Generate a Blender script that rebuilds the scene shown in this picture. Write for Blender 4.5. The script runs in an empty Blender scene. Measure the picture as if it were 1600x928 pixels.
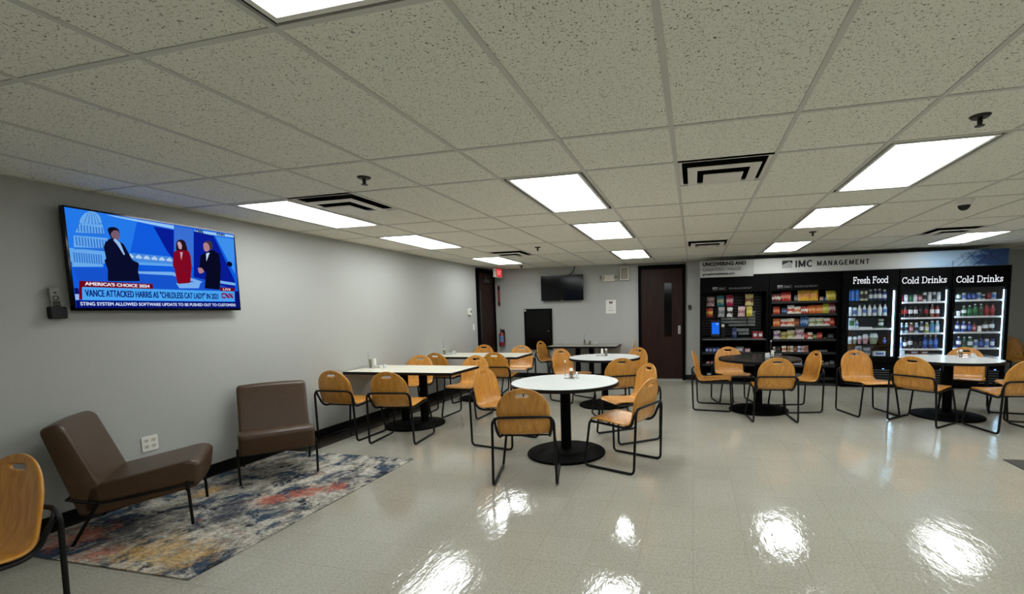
import bpy, bmesh, math, random
from mathutils import Vector, Matrix
random.seed(7)
PI = math.pi
SC = bpy.context.scene
COL = SC.collection

# ---------------------------------------------------------------- camera
FPX, PCX, PCY = 728.6, 906.3, 553.4              # focal length and principal point on the 1600x928 frame
YAW, PITCH, ROLL = -.2399, -.0921, -.0205
CAM_H = 1.43
def make_camera():
    f = Vector((math.sin(YAW)*math.cos(PITCH), math.cos(YAW)*math.cos(PITCH), math.sin(PITCH)))
    r0 = Vector((math.cos(YAW), -math.sin(YAW), 0)); u0 = r0.cross(f)
    r = math.cos(ROLL)*r0 + math.sin(ROLL)*u0
    u = -math.sin(ROLL)*r0 + math.cos(ROLL)*u0
    cd = bpy.data.cameras.new('camera'); co = bpy.data.objects.new('camera', cd); COL.objects.link(co)
    m = Matrix(((r.x, u.x, -f.x, 0), (r.y, u.y, -f.y, 0), (r.z, u.z, -f.z, CAM_H), (0, 0, 0, 1)))
    co.matrix_world = m
    cd.sensor_fit = 'HORIZONTAL'; cd.sensor_width = 36; cd.lens = FPX/1600*36
    cd.shift_x = (800-PCX)/1600; cd.shift_y = (PCY-464)/1600
    cd.clip_start = .05; cd.clip_end = 100
    SC.camera = co
make_camera()

# ---------------------------------------------------------------- world, exposure, lamp strengths
w = bpy.data.worlds.new('world'); SC.world = w; w.use_nodes = True
w.node_tree.nodes['Background'].inputs[0].default_value = (.02, .02, .022, 1)
SC.view_settings.view_transform = 'Standard'; SC.view_settings.look = 'None'
SC.view_settings.exposure = 0.0; SC.view_settings.gamma = 1.0
SC.view_settings.use_curve_mapping = False
LAMP = 13.0            # ceiling light diffusers
LED = 42.0             # unseen fill strips added inside the coolers
SCREEN = 0.95         # television picture
SC.cycles.max_bounces = 8; SC.cycles.diffuse_bounces = 4; SC.cycles.glossy_bounces = 4
SC.cycles.transparent_max_bounces = 12
SC.cycles.sample_clamp_indirect = 6.0
SC.cycles.use_denoising = True

# ---------------------------------------------------------------- room measures (metres)
XL, YB, YB2, XR, YF, ZC = -4.29, 9.64, 10.2, 9.0, -4.0, 2.375
GX0 = -.115; TILE = .61
def gx(i): return GX0 + TILE*i
GY = [-4.0, -2.93, -1.71, -1.1, .125, 1.345, 2.565, 3.175, 4.396, 5.006, 6.226, 7.45, 8.67, 10.2]

# ---------------------------------------------------------------- materials
def lin(c):
    return c/12.92 if c <= .04045 else ((c+.055)/1.055)**2.4
def rgb(r, g, b): return (lin(r/255), lin(g/255), lin(b/255), 1)
MATS = {}
def mat(name, col=(200,200,200), rough=.5, metal=0., spec=.5, emit=None, estr=1., noise=0., nscale=20., bump=0., bscale=60., coat=0.):
    if name in MATS: return MATS[name]
    m = bpy.data.materials.new(name); m.use_nodes = True
    nt = m.node_tree; b = nt.nodes['Principled BSDF']
    c = rgb(*col)
    b.inputs['Base Color'].default_value = c
    b.inputs['Roughness'].default_value = rough; b.inputs['Metallic'].default_value = metal
    b.inputs['Specular IOR Level'].default_value = spec
    if coat: b.inputs['Coat Weight'].default_value = coat; b.inputs['Coat Roughness'].default_value = .08
    if emit is not None:
        b.inputs['Emission Color'].default_value = rgb(*emit); b.inputs['Emission Strength'].default_value = estr
    if noise or bump:
        tc = nt.nodes.new('ShaderNodeTexCoord')
    if noise:
        n = nt.nodes.new('ShaderNodeTexNoise'); n.inputs['Scale'].default_value = nscale; n.inputs['Detail'].default_value = 6
        nt.links.new(tc.outputs['Object'], n.inputs['Vector'])
        r = nt.nodes.new('ShaderNodeValToRGB')
        r.color_ramp.elements[0].position = .3; r.color_ramp.elements[1].position = .7
        r.color_ramp.elements[0].color = tuple(x*(1-noise) for x in c[:3])+(1,)
        r.color_ramp.elements[1].color = tuple(min(1, x*(1+noise)) for x in c[:3])+(1,)
        nt.links.new(n.outputs['Fac'], r.inputs['Fac']); nt.links.new(r.outputs['Color'], b.inputs['Base Color'])
    if bump:
        n2 = nt.nodes.new('ShaderNodeTexNoise'); n2.inputs['Scale'].default_value = bscale; n2.inputs['Detail'].default_value = 4
        nt.links.new(tc.outputs['Object'], n2.inputs['Vector'])
        bp = nt.nodes.new('ShaderNodeBump'); bp.inputs['Strength'].default_value = bump; bp.inputs['Distance'].default_value = .01
        nt.links.new(n2.outputs['Fac'], bp.inputs['Height']); nt.links.new(bp.outputs['Normal'], b.inputs['Normal'])
    MATS[name] = m
    return m
def glow(name, col, s=1.):
    return mat(name, (0, 0, 0), .5, emit=col, estr=s, spec=0.)
def newmat(name):
    m = bpy.data.materials.new(name); m.use_nodes = True; MATS[name] = m
    return m, m.node_tree, m.node_tree.nodes['Principled BSDF']
def N(nt, t, **kw):
    n = nt.nodes.new(t)
    for k, v in kw.items():
        if k in n.inputs: n.inputs[k].default_value = v
        else: setattr(n, k, v)
    return n
def ramp(nt, stops, interp='LINEAR'):
    r = nt.nodes.new('ShaderNodeValToRGB'); cr = r.color_ramp; cr.interpolation = interp
    while len(cr.elements) < len(stops): cr.elements.new(.5)
    for e, (p, c) in zip(cr.elements, stops): e.position = p; e.color = c
    return r
def mixc(nt, fac, a, b):
    m = nt.nodes.new('ShaderNodeMix'); m.data_type = 'RGBA'
    for sock, v in ((m.inputs[0], fac), (m.inputs[6], a), (m.inputs[7], b)):
        if hasattr(v, 'is_output'): nt.links.new(v, sock)
        else: sock.default_value = v
    return m.outputs[2]

def m_ceiling():
    m, nt, b = newmat('ceiling_tile'); L = nt.links.new
    tc = N(nt, 'ShaderNodeTexCoord')
    mp = N(nt, 'ShaderNodeMapping'); L(tc.outputs['Object'], mp.inputs['Vector'])
    wn = N(nt, 'ShaderNodeTexNoise', Scale=22., Detail=2.); L(mp.outputs[0], wn.inputs['Vector'])
    ad = N(nt, 'ShaderNodeMix'); ad.data_type = 'RGBA'; ad.inputs[0].default_value = .035
    L(mp.outputs[0], ad.inputs[6]); L(wn.outputs['Color'], ad.inputs[7])
    n1 = N(nt, 'ShaderNodeTexNoise', Scale=118., Detail=1.5, Roughness=.6); L(ad.outputs[2], n1.inputs['Vector'])
    n2 = N(nt, 'ShaderNodeTexNoise', Scale=230., Detail=2.); L(mp.outputs[0], n2.inputs['Vector'])
    base = rgb(236, 236, 224); dk = rgb(112, 108, 96)
    r1 = ramp(nt, [(.32, (1,1,1,1)), (.385, (0,0,0,1))]); L(n1.outputs['Fac'], r1.inputs['Fac'])
    r2 = ramp(nt, [(.30, (1,1,1,1)), (.36, (0,0,0,1))]); L(n2.outputs['Fac'], r2.inputs['Fac'])
    mx = N(nt, 'ShaderNodeMath', operation='MAXIMUM'); L(r1.outputs[0], mx.inputs[0]); L(r2.outputs[0], mx.inputs[1])
    L(mixc(nt, mx.outputs[0], base, dk), b.inputs['Base Color'])
    b.inputs['Roughness'].default_value = .95; b.inputs['Specular IOR Level'].default_value = .1
    bp = N(nt, 'ShaderNodeBump', Strength=.35, Distance=.004, invert=True); L(mx.outputs[0], bp.inputs['Height'])
    L(bp.outputs['Normal'], b.inputs['Normal'])
    return m
def m_floor():
    m, nt, b = newmat('vinyl_floor'); L = nt.links.new
    tc = N(nt, 'ShaderNodeTexCoord')
    br = N(nt, 'ShaderNodeTexBrick', offset=0., squash=1.)
    br.inputs['Scale'].default_value = 1.; br.inputs['Brick Width'].default_value = .3048; br.inputs['Row Height'].default_value = .3048
    br.inputs['Mortar Size'].default_value = .0012; br.inputs['Mortar Smooth'].default_value = .3; br.inputs['Bias'].default_value = 0.
    br.inputs['Color1'].default_value = rgb(176, 173, 160); br.inputs['Color2'].default_value = rgb(172, 169, 156); br.inputs['Mortar'].default_value = rgb(146, 141, 130)
    L(tc.outputs['Object'], br.inputs['Vector'])
    n1 = N(nt, 'ShaderNodeTexNoise', Scale=70., Detail=5., Roughness=.7); L(tc.outputs['Object'], n1.inputs['Vector'])
    r1 = ramp(nt, [(.38, (.70,.69,.67,1)), (.56, (1,1,1,1))]); L(n1.outputs['Fac'], r1.inputs['Fac'])
    mm = nt.nodes.new('ShaderNodeMix'); mm.data_type = 'RGBA'; mm.blend_type = 'MULTIPLY'; mm.inputs[0].default_value = .8
    L(br.outputs['Color'], mm.inputs[6]); L(r1.outputs[0], mm.inputs[7])
    n3 = N(nt, 'ShaderNodeTexNoise', Scale=1.3, Detail=4.); L(tc.outputs['Object'], n3.inputs['Vector'])
    r3 = ramp(nt, [(.3, (.9,.89,.88,1)), (.7, (1,1,1,1))]); L(n3.outputs['Fac'], r3.inputs['Fac'])
    m2 = nt.nodes.new('ShaderNodeMix'); m2.data_type = 'RGBA'; m2.blend_type = 'MULTIPLY'; m2.inputs[0].default_value = .7
    L(mm.outputs[2], m2.inputs[6]); L(r3.outputs[0], m2.inputs[7])
    L(m2.outputs[2], b.inputs['Base Color'])
    # waxed surface: slow waves and fine mop streaks bend the reflections
    mp = N(nt, 'ShaderNodeMapping'); mp.inputs['Scale'].default_value = (7., 2.6, 1.); mp.inputs['Rotation'].default_value = (0, 0, .5)
    L(tc.outputs['Object'], mp.inputs['Vector'])
    w1 = N(nt, 'ShaderNodeTexNoise', Scale=2.2, Detail=4., Roughness=.6); L(mp.outputs[0], w1.inputs['Vector'])
    w2 = N(nt, 'ShaderNodeTexNoise', Scale=26., Detail=3.); L(tc.outputs['Object'], w2.inputs['Vector'])
    b1 = N(nt, 'ShaderNodeBump', Strength=.25, Distance=.010); L(w1.outputs['Fac'], b1.inputs['Height'])
    b2 = N(nt, 'ShaderNodeBump', Strength=.05, Distance=.004); L(w2.outputs['Fac'], b2.inputs['Height']); L(b1.outputs['Normal'], b2.inputs['Normal'])
    L(b2.outputs['Normal'], b.inputs['Normal'])
    rr = ramp(nt, [(.35, (.035,.035,.035,1)), (.65, (.10,.10,.10,1))]); L(n3.outputs['Fac'], rr.inputs['Fac'])
    L(rr.outputs[0], b.inputs['Roughness'])
    b.inputs['Specular IOR Level'].default_value = .8
    return m
def m_wood(name, c1, c2, rough=.35, scale=1., axis=2, coat=.25):
    m, nt, b = newmat(name); L = nt.links.new
    tc = N(nt, 'ShaderNodeTexCoord'); mp = N(nt, 'ShaderNodeMapping')
    s = [14*scale, 14*scale, 14*scale]; s[axis] = 1.6*scale
    mp.inputs['Scale'].default_value = s
    oi = N(nt, 'ShaderNodeObjectInfo')
    va = N(nt, 'ShaderNodeVectorMath', operation='ADD'); L(tc.outputs['Object'], va.inputs[0])
    vm = N(nt, 'ShaderNodeVectorMath', operation='SCALE'); vm.inputs[3].default_value = 9.
    cx = N(nt, 'ShaderNodeCombineXYZ'); L(oi.outputs['Random'], cx.inputs[0]); L(oi.outputs['Random'], cx.inputs[1])
    L(cx.outputs[0], vm.inputs[0]); L(vm.outputs[0], va.inputs[1])
    L(va.outputs[0], mp.inputs['Vector'])
    n1 = N(nt, 'ShaderNodeTexNoise', Scale=2.2, Detail=6., Roughness=.6, Distortion=.6); L(mp.outputs[0], n1.inputs['Vector'])
    r = ramp(nt, [(.3, rgb(*c1)), (.68, rgb(*c2))]); L(n1.outputs['Fac'], r.inputs['Fac'])
    L(r.outputs[0], b.inputs['Base Color']); b.inputs['Roughness'].default_value = rough
    b.inputs['Coat Weight'].default_value = coat; b.inputs['Coat Roughness'].default_value = .15
    return m
def m_rug():
    m, nt, b = newmat('rug_weave'); L = nt.links.new
    tc = N(nt, 'ShaderNodeTexCoord'); mp = N(nt, 'ShaderNodeMapping'); mp.inputs['Scale'].default_value = (1.25, 1., 1.)
    L(tc.outputs['Object'], mp.inputs['Vector'])
    def nz(sc, det, off, dist=.5, rough=.72):
        v = N(nt, 'ShaderNodeVectorMath', operation='ADD'); L(mp.outputs[0], v.inputs[0]); v.inputs[1].default_value = (off, off*.7, 0)
        n = N(nt, 'ShaderNodeTexNoise', Scale=sc, Detail=det, Roughness=rough, Distortion=dist); L(v.outputs[0], n.inputs['Vector']); return n.outputs['Fac']
    base = ramp(nt, [(.30, rgb(84,84,84)), (.43, rgb(142,138,128)), (.52, rgb(188,182,168)), (.62, rgb(206,200,186)), (.74, rgb(150,142,128))]); L(nz(6.5, 10., 0.), base.inputs['Fac'])
    c = base.outputs[0]
    def layer(c, col, off, sc, lo, hi):
        r = ramp(nt, [(lo, (0,0,0,1)), (hi, (1,1,1,1))]); L(nz(sc, 9., off), r.inputs['Fac'])
        return mixc(nt, r.outputs[0], c, col)
    def blob(c, col, x, y, rad, off, k=.72):
        """a faded medallion of dye with a ragged edge"""
        d = N(nt, 'ShaderNodeVectorMath', operation='DISTANCE'); L(tc.outputs['Object'], d.inputs[0]); d.inputs[1].default_value = (x, y, .009)
        s = N(nt, 'ShaderNodeMath', operation='MULTIPLY_ADD'); L(d.outputs['Value'], s.inputs[0]); s.inputs[1].default_value = -.62/rad
        g = N(nt, 'ShaderNodeMath', operation='MULTIPLY_ADD'); L(nz(13., 9., off, .3, .8), g.inputs[0]); g.inputs[1].default_value = 2.6; g.inputs[2].default_value = -.78
        L(g.outputs[0], s.inputs[2])
        r = ramp(nt, [(.05, (0,0,0,1)), (.42, (k,k,k,1))]); L(s.outputs[0], r.inputs['Fac'])
        return mixc(nt, r.outputs[0], c, col)
    c = layer(c, rgb(66, 80, 96), 3.1, 3.2, .50, .58)
    c = layer(c, rgb(46, 52, 64), 3.3, 3.6, .57, .62)
    c = layer(c, rgb(150, 96, 84), 12.4, 3.0, .60, .68)
    for x, y, r_, o in ((-3.75, 2.22, .34, 1.), (-3.3, 2.55, .30, 2.), (-3.45, 2.75, .26, 3.), (-2.95, 3.35, .22, 4.), (-3.15, 3.0, .22, 4.6), (-4.0, 3.0, .3, 5.)): c = blob(c, rgb(44, 53, 68), x, y, r_, o, .75)
    for x, y, r_, o in ((-3.28, 2.05, .30, 6.), (-2.98, 2.05, .28, 7.), (-3.9, 2.9, .2, 7.5)): c = blob(c, rgb(204, 164, 98), x, y, r_, o)
    for x, y, r_, o in ((-3.20, 2.86, .20, 8.), (-3.04, 3.05, .20, 9.), (-2.9, 3.2, .15, 9.5), (-3.95, 2.1, .26, 10.), (-3.55, 1.95, .16, 11.)): c = blob(c, rgb(196, 104, 76), x, y, r_, o)
    mp2 = N(nt, 'ShaderNodeMapping'); mp2.inputs['Scale'].default_value = (1., 2., 1.); L(tc.outputs['Object'], mp2.inputs['Vector'])
    fine = ramp(nt, [(.40, (.42,.42,.44,1)), (.56, (1,1,1,1))])
    nf = N(nt, 'ShaderNodeTexNoise', Scale=34., Detail=5., Roughness=.75); L(mp2.outputs[0], nf.inputs['Vector'])
    L(nf.outputs['Fac'], fine.inputs['Fac'])
    mm = nt.nodes.new('ShaderNodeMix'); mm.data_type = 'RGBA'; mm.blend_type = 'MULTIPLY'; mm.inputs[0].default_value = .8
    L(c, mm.inputs[6]); L(fine.outputs[0], mm.inputs[7])
    L(mm.outputs[2], b.inputs['Base Color']); b.inputs['Roughness'].default_value = 1.; b.inputs['Specular IOR Level'].default_value = .05
    return m
def m_glass(name='door_glass', tint=(1,1,1,1), gl=.07):
    m = bpy.data.materials.new(name); m.use_nodes = True; nt = m.node_tree; nt.nodes.clear()
    o = N(nt, 'ShaderNodeOutputMaterial'); t = N(nt, 'ShaderNodeBsdfTransparent'); g = N(nt, 'ShaderNodeBsdfGlossy')
    t.inputs[0].default_value = tint; g.inputs['Roughness'].default_value = .02
    x = N(nt, 'ShaderNodeMixShader'); x.inputs[0].default_value = gl
    nt.links.new(t.outputs[0], x.inputs[1]); nt.links.new(g.outputs[0], x.inputs[2]); nt.links.new(x.outputs[0], o.inputs[0])
    MATS[name] = m
    return m
def m_bag(c1, c2):
    name = 'packet_%d_%d_%d_%d' % (c1[0], c1[1], c2[0], c2[2])
    if name in MATS: return MATS[name]
    m, nt, b = newmat(name); L = nt.links.new
    tc = N(nt, 'ShaderNodeTexCoord')
    s = N(nt, 'ShaderNodeSeparateXYZ'); L(tc.outputs['Generated'], s.inputs[0])
    band = ramp(nt, [(.0, (0,0,0,1)), (.30, (0,0,0,1)), (.34, (1,1,1,1)), (.62, (1,1,1,1)), (.66, (0,0,0,1)), (1., (0,0,0,1))])
    n = N(nt, 'ShaderNodeTexNoise', Scale=4.5, Detail=2.); L(tc.outputs['Generated'], n.inputs['Vector'])
    ma = N(nt, 'ShaderNodeMath', operation='MULTIPLY_ADD'); L(n.outputs['Fac'], ma.inputs[0]); ma.inputs[1].default_value = .5
    sb = N(nt, 'ShaderNodeMath', operation='SUBTRACT'); L(s.outputs[2], sb.inputs[0]); sb.inputs[1].default_value = .25
    L(sb.outputs[0], ma.inputs[2]); L(ma.outputs[0], band.inputs['Fac'])
    L(mixc(nt, band.outputs[0], rgb(*c1), rgb(*c2)), b.inputs['Base Color'])
    b.inputs['Roughness'].default_value = .24
    n4 = N(nt, 'ShaderNodeTexNoise', Scale=7., Detail=3.); L(tc.outputs['Generated'], n4.inputs['Vector'])
    bp = N(nt, 'ShaderNodeBump', Strength=.5, Distance=.02); L(n4.outputs['Fac'], bp.inputs['Height']); L(bp.outputs['Normal'], b.inputs['Normal'])
    return m
M_WALL = mat('wall_paint', (172,173,168), .55, spec=.3, noise=.03, nscale=120., bump=.12, bscale=260.)
M_CEIL = m_ceiling(); M_FLOOR = m_floor(); M_RUG = m_rug()
M_BAR = mat('ceiling_grid_metal', (202,202,193), .55, spec=.3)
M_BASE = mat('black_rubber', (7,7,7), .4, spec=.25)
M_STRIP = mat('dark_floor_tile', (40,34,27), .25, noise=.2, nscale=60.)
M_PLY = m_wood('maple_plywood', (176,112,34), (212,152,64), .38, 1., 2)
M_STEEL = mat('black_steel', (6,6,6), .45, spec=.25)
M_LAM = mat('white_laminate', (226,228,226), .22, spec=.5)
M_LAMC = mat('cream_laminate', (222,218,200), .3, spec=.5)
M_EDGE = mat('black_edge', (6,6,6), .45, spec=.25)
M_LEATHER = mat('brown_leather', (70,50,31), .34, spec=.4, noise=.10, nscale=30., bump=.15, bscale=180.)
M_DKWOOD = m_wood('dark_wood', (28,12,7), (46,21,12), .5, .55, 2, .0)
M_DKWOOD.node_tree.nodes['Principled BSDF'].inputs['Specular IOR Level'].default_value = .2
M_BLACK = mat('black_plastic', (5,5,6), .4, spec=.3)
M_GLOSSBLACK = mat('gloss_black', (3,3,4), .1, spec=.3)
M_MATBLACK = mat('matt_black', (3,3,3), .6, spec=.06)
M_WHITE = mat('white_plastic', (226,224,216), .4)
M_IVORY = mat('ivory_plastic', (205,200,186), .45)
M_CHROME = mat('chrome', (205,205,208), .12, metal=1.)
M_ALU = mat('aluminium', (190,190,188), .3, metal=1.)
M_GLASS = m_glass()
# ---------------------------------------------------------------- mesh building
class MB:
    def __init__(s): s.v = []; s.f = []; s.m = []
    def face(s, idx, m=0): s.f.append(idx); s.m.append(m)
    def add(s, vs, fs, m=0):
        o = len(s.v); s.v += [tuple(p) for p in vs]
        for q in fs: s.f.append([o+i for i in q]); s.m.append(m)
        return s
    def box(s, x0, x1, y0, y1, z0, z1, m=0, M=None):
        vs = [Vector((x, y, z)) for x in (x0, x1) for y in (y0, y1) for z in (z0, z1)]
        if M is not None: vs = [M @ p for p in vs]
        return s.add(vs, [(0,1,3,2), (4,6,7,5), (0,4,5,1), (2,3,7,6), (0,2,6,4), (1,5,7,3)], m)
    def rbox(s, x0, x1, y0, y1, z0, z1, r=.01, seg=3, axis='z', m=0):
        """box with its four edges along one axis rounded"""
        def ring(a0, a1, b0, b1):
            pts = []
            for (ca, cb, t0) in ((a1-r, b1-r, 0), (a0+r, b1-r, 90), (a0+r, b0+r, 180), (a1-r, b0+r, 270)):
                for k in range(seg+1):
                    t = math.radians(t0+90*k/seg); pts.append((ca+r*math.cos(t), cb+r*math.sin(t)))
            return pts
        if axis == 'z': P = ring(x0, x1, y0, y1); lo = [(a, b, z0) for a, b in P]; hi = [(a, b, z1) for a, b in P]
        elif axis == 'y': P = ring(z0, z1, x0, x1); lo = [(b, y0, a) for a, b in P]; hi = [(b, y1, a) for a, b in P]
        else: P = ring(y0, y1, z0, z1); lo = [(x0, a, b) for a, b in P]; hi = [(x1, a, b) for a, b in P]
        n = len(P)
        return s.add(lo+hi, [tuple(range(n))[::-1], tuple(range(n, 2*n))] + [(i, (i+1) % n, n+(i+1) % n, n+i) for i in range(n)], m)
    def tube(s, path, r, n=8, m=0, closed=False, cap=True):
        P = [Vector(p) for p in path]; L = len(P); o = len(s.v)
        T = []
        for i in range(L):
            a = P[(i-1) % L] if (closed or i > 0) else P[i]; b = P[(i+1) % L] if (closed or i < L-1) else P[i]
            T.append((b-a).normalized())
        u = T[0].orthogonal().normalized()
        for i in range(L):
            u = (u - T[i]*u.dot(T[i]))
            u = u.normalized() if u.length > 1e-6 else T[i].orthogonal().normalized()
            w = T[i].cross(u); rr = r[i] if isinstance(r, (list, tuple)) else r
            for k in range(n):
                t = 2*PI*k/n; s.v.append(tuple(P[i] + rr*(math.cos(t)*u + math.sin(t)*w)))
        for i in range(L if closed else L-1):
            j = (i+1) % L
            for k in range(n):
                s.face([o+i*n+k, o+i*n+(k+1) % n, o+j*n+(k+1) % n, o+j*n+k], m)
        if cap and not closed:
            s.face([o+k for k in range(n)][::-1], m); s.face([o+(L-1)*n+k for k in range(n)], m)
        return s
    def lathe(s, prof, n=20, c=(0, 0, 0), m=0, sx=1., sy=1.):
        o = len(s.v); L = len(prof)
        for r, z in prof:
            for k in range(n):
                t = 2*PI*k/n; s.v.append((c[0]+max(r, 1e-5)*math.cos(t)*sx, c[1]+max(r, 1e-5)*math.sin(t)*sy, c[2]+z))
        for i in range(L-1):
            for k in range(n): s.face([o+i*n+k, o+i*n+(k+1) % n, o+(i+1)*n+(k+1) % n, o+(i+1)*n+k], m)
        s.face([o+k for k in range(n)][::-1], m); s.face([o+(L-1)*n+k for k in range(n)], m)
        return s
    def poly(s, pts, fn, d=0., m=0):
        """flat polygon (u,v) placed by fn(u,v,depth), with thickness d"""
        n = len(pts)
        A = [fn(u, v, d) for u, v in pts]
        if not d: return s.add(A, [tuple(range(n))], m)
        B = [fn(u, v, 0.) for u, v in pts]
        return s.add(B+A, [tuple(range(n))[::-1], tuple(range(n, 2*n))] + [(i, (i+1) % n, n+(i+1) % n, n+i) for i in range(n)], m)
    def sheet(s, rows, m=0):
        o = len(s.v); w = len(rows[0])
        for r in rows: s.v += [tuple(p) for p in r]
        for i in range(len(rows)-1):
            for k in range(w-1): s.face([o+i*w+k, o+i*w+k+1, o+(i+1)*w+k+1, o+(i+1)*w+k], m)
        return s
    def mesh(s, name, mats, smooth=40):
        me = bpy.data.meshes.new(name); me.from_pydata(s.v, [], s.f)
        for x in (mats if isinstance(mats, (list, tuple)) else [mats]): me.materials.append(x)
        me.polygons.foreach_set('material_index', s.m)
        bm = bmesh.new(); bm.from_mesh(me); bmesh.ops.recalc_face_normals(bm, faces=bm.faces); bm.to_mesh(me); bm.free()
        if smooth:
            me.shade_smooth(); me.set_sharp_from_angle(angle=math.radians(smooth))
        me.update()
        return me
    def build(s, name, mats, parent=None, smooth=40, bevel=0., loc=None, label=None):
        o = bpy.data.objects.new(name, s.mesh(name, mats, smooth)); COL.objects.link(o)
        if parent is not None: o.parent = parent
        if loc is not None: o.location = loc
        if bevel:
            b = o.modifiers.new('bevel', 'BEVEL'); b.width = bevel; b.segments = 2; b.limit_method = 'ANGLE'; b.angle_limit = math.radians(40)
        if label: o['label'] = label
        return o
def fillet(pts, r, n=6, closed=False):
    P = [Vector(p) for p in pts]; out = []; L = len(P)
    for i in range(L):
        if not closed and i in (0, L-1): out.append(P[i]); continue
        a, b, c = P[(i-1) % L], P[i], P[(i+1) % L]
        rr = r[i] if isinstance(r, (list, tuple)) else r
        d1 = (a-b); d2 = (c-b); t = min(rr, d1.length*.49, d2.length*.49)
        p1 = b + d1.normalized()*t; p2 = b + d2.normalized()*t
        for k in range(n+1):
            q = k/n; out.append((1-q)**2*p1 + 2*q*(1-q)*b + q*q*p2)
    return out
def tag(o, label, cat, group=None):
    o['label'] = label; o['category'] = cat
    if group: o['group'] = group
    return o
def thing(name, label, cat, loc=(0, 0, 0), rz=0., group=None):
    o = bpy.data.objects.new(name, None); COL.objects.link(o); o.empty_display_size = .1
    o.location = loc; o.rotation_euler = (0, 0, rz)
    return tag(o, label, cat, group)
def struct(o): o['kind'] = 'structure'; return o
def dup(root, loc, rz, label, group=None, scale=None, mats=None):
    r = root.copy(); COL.objects.link(r); r.location = loc; r.rotation_euler = (0, 0, rz); r['label'] = label
    if group: r['group'] = group
    if scale: r.scale = scale
    def kids(src, dst):
        for ch in [o for o in KIDS.get(src.name, [])]:
            c = ch.copy(); COL.objects.link(c); c.parent = dst
            kids(ch, c)
    kids(root, r)
    return r
KIDS = {}
def note(root):
    """remember a finished prototype's children so that copies can be made quickly"""
    def rec(o):
        KIDS[o.name] = list(o.children)
        for c in o.children: rec(c)
    rec(root)
    return root
def setmat(o, i, m):
    o.material_slots[i].link = 'OBJECT'; o.material_slots[i].material = m
# lettering ---------------------------------------------------------------
def text_mesh(s, bold=0., spacing=1.):
    cu = bpy.data.curves.new('lettering', 'FONT'); cu.body = s; cu.size = 1; cu.offset = bold; cu.space_character = spacing
    cu.resolution_u = 3
    o = bpy.data.objects.new('lettering', cu); COL.objects.link(o)
    bpy.context.view_layer.update()
    me = o.evaluated_get(bpy.context.evaluated_depsgraph_get()).to_mesh()
    V = [tuple(p.co) for p in me.vertices]; F = [tuple(p.vertices) for p in me.polygons]
    bpy.data.objects.remove(o); bpy.data.curves.remove(cu)
    return V, F
def text_to(s, box, fn, bold=0., spacing=1., fat=0.):
    """lettering stretched into box (u0,v0,u1,v1); fn(u,v,d) places it"""
    V, F = text_mesh(s, bold, spacing)
    xs = [p[0] for p in V]; ys = [p[1] for p in V]
    x0, x1, y0, y1 = min(xs), max(xs), min(ys), max(ys)
    u0, v0, u1, v1 = box
    mb = MB()
    for du, dv in (((-fat, -fat), (fat, -fat), (-fat, fat), (fat, fat)) if fat else ((0, 0),)):
        mb.add([fn(du+u0+(p[0]-x0)/(x1-x0)*(u1-u0), dv+v0+(p[1]-y0)/(y1-y0)*(v1-v0), 0.) for p in V], F)
    return mb
def arc(cx, cy, rx, ry, a0, a1, n=14):
    return [(cx+rx*math.cos(math.radians(a0+(a1-a0)*k/n)), cy+ry*math.sin(math.radians(a0+(a1-a0)*k/n))) for k in range(n+1)]
SLAB = {
 'F': ([[(.14,0),(.14,1)], [(0,.94),(.64,.94)], [(.62,1),(.62,.76)], [(.14,.52),(.48,.52)], [(.47,.40),(.47,.64)], [(0,.06),(.32,.06)]], .74),
 'C': ([arc(.44,.5,.36,.43,38,322,20), [(.70,.68),(.70,.98)]], .84),
 'D': ([[(.16,0),(.16,1)], [(0,.94),(.4,.94)], [(0,.06),(.4,.06)], arc(.40,.5,.38,.44,90,-90,16)], .90),
 'o': ([arc(.33,.34,.26,.29,0,360,20)], .67),
 'l': ([[(.17,0),(.17,1)], [(0,.95),(.17,.95)], [(0,.05),(.34,.05)]], .38),
 'd': ([arc(.31,.34,.25,.29,0,360,20), [(.56,0),(.56,1)], [(.42,.95),(.56,.95)], [(.56,.05),(.70,.05)]], .75),
 'r': ([[(.16,0),(.16,.68)], [(0,.63),(.16,.63)], [(0,.05),(.36,.05)], [(.16,.46),(.26,.58),(.36,.61),(.46,.58)], [(.44,.64),(.44,.48)]], .52),
 'e': ([[(.06,.36),(.55,.36)], arc(.31,.34,.25,.29,4,318,18)], .62),
 's': ([[(.42,.55),(.30,.63),(.16,.60),(.11,.50),(.18,.40),(.34,.31),(.42,.20),(.36,.08),(.22,.05),(.08,.13)], [(.42,.46),(.42,.66)], [(.08,.02),(.08,.24)]], .54),
 'h': ([[(.15,0),(.15,1)], [(0,.95),(.15,.95)], [(0,.05),(.30,.05)], [(.15,.46),(.26,.59),(.38,.62),(.50,.55),(.53,.42),(.53,0)], [(.40,.05),(.68,.05)]], .72),
 'n': ([[(.15,0),(.15,.68)], [(0,.63),(.15,.63)], [(0,.05),(.30,.05)], [(.15,.46),(.26,.59),(.38,.62),(.50,.55),(.53,.42),(.53,0)], [(.40,.05),(.68,.05)]], .72),
 'i': ([[(.17,0),(.17,.68)], [(0,.63),(.17,.63)], [(0,.05),(.34,.05)], [(.17,.84),(.17,.98)]], .38),
 'k': ([[(.15,0),(.15,1)], [(0,.95),(.15,.95)], [(0,.05),(.30,.05)], [(.15,.28),(.50,.63)], [(.28,.40),(.56,.04)], [(.38,.63),(.62,.63)], [(.42,.05),(.68,.05)]], .70),
 ' ': ([], .36)}
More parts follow.
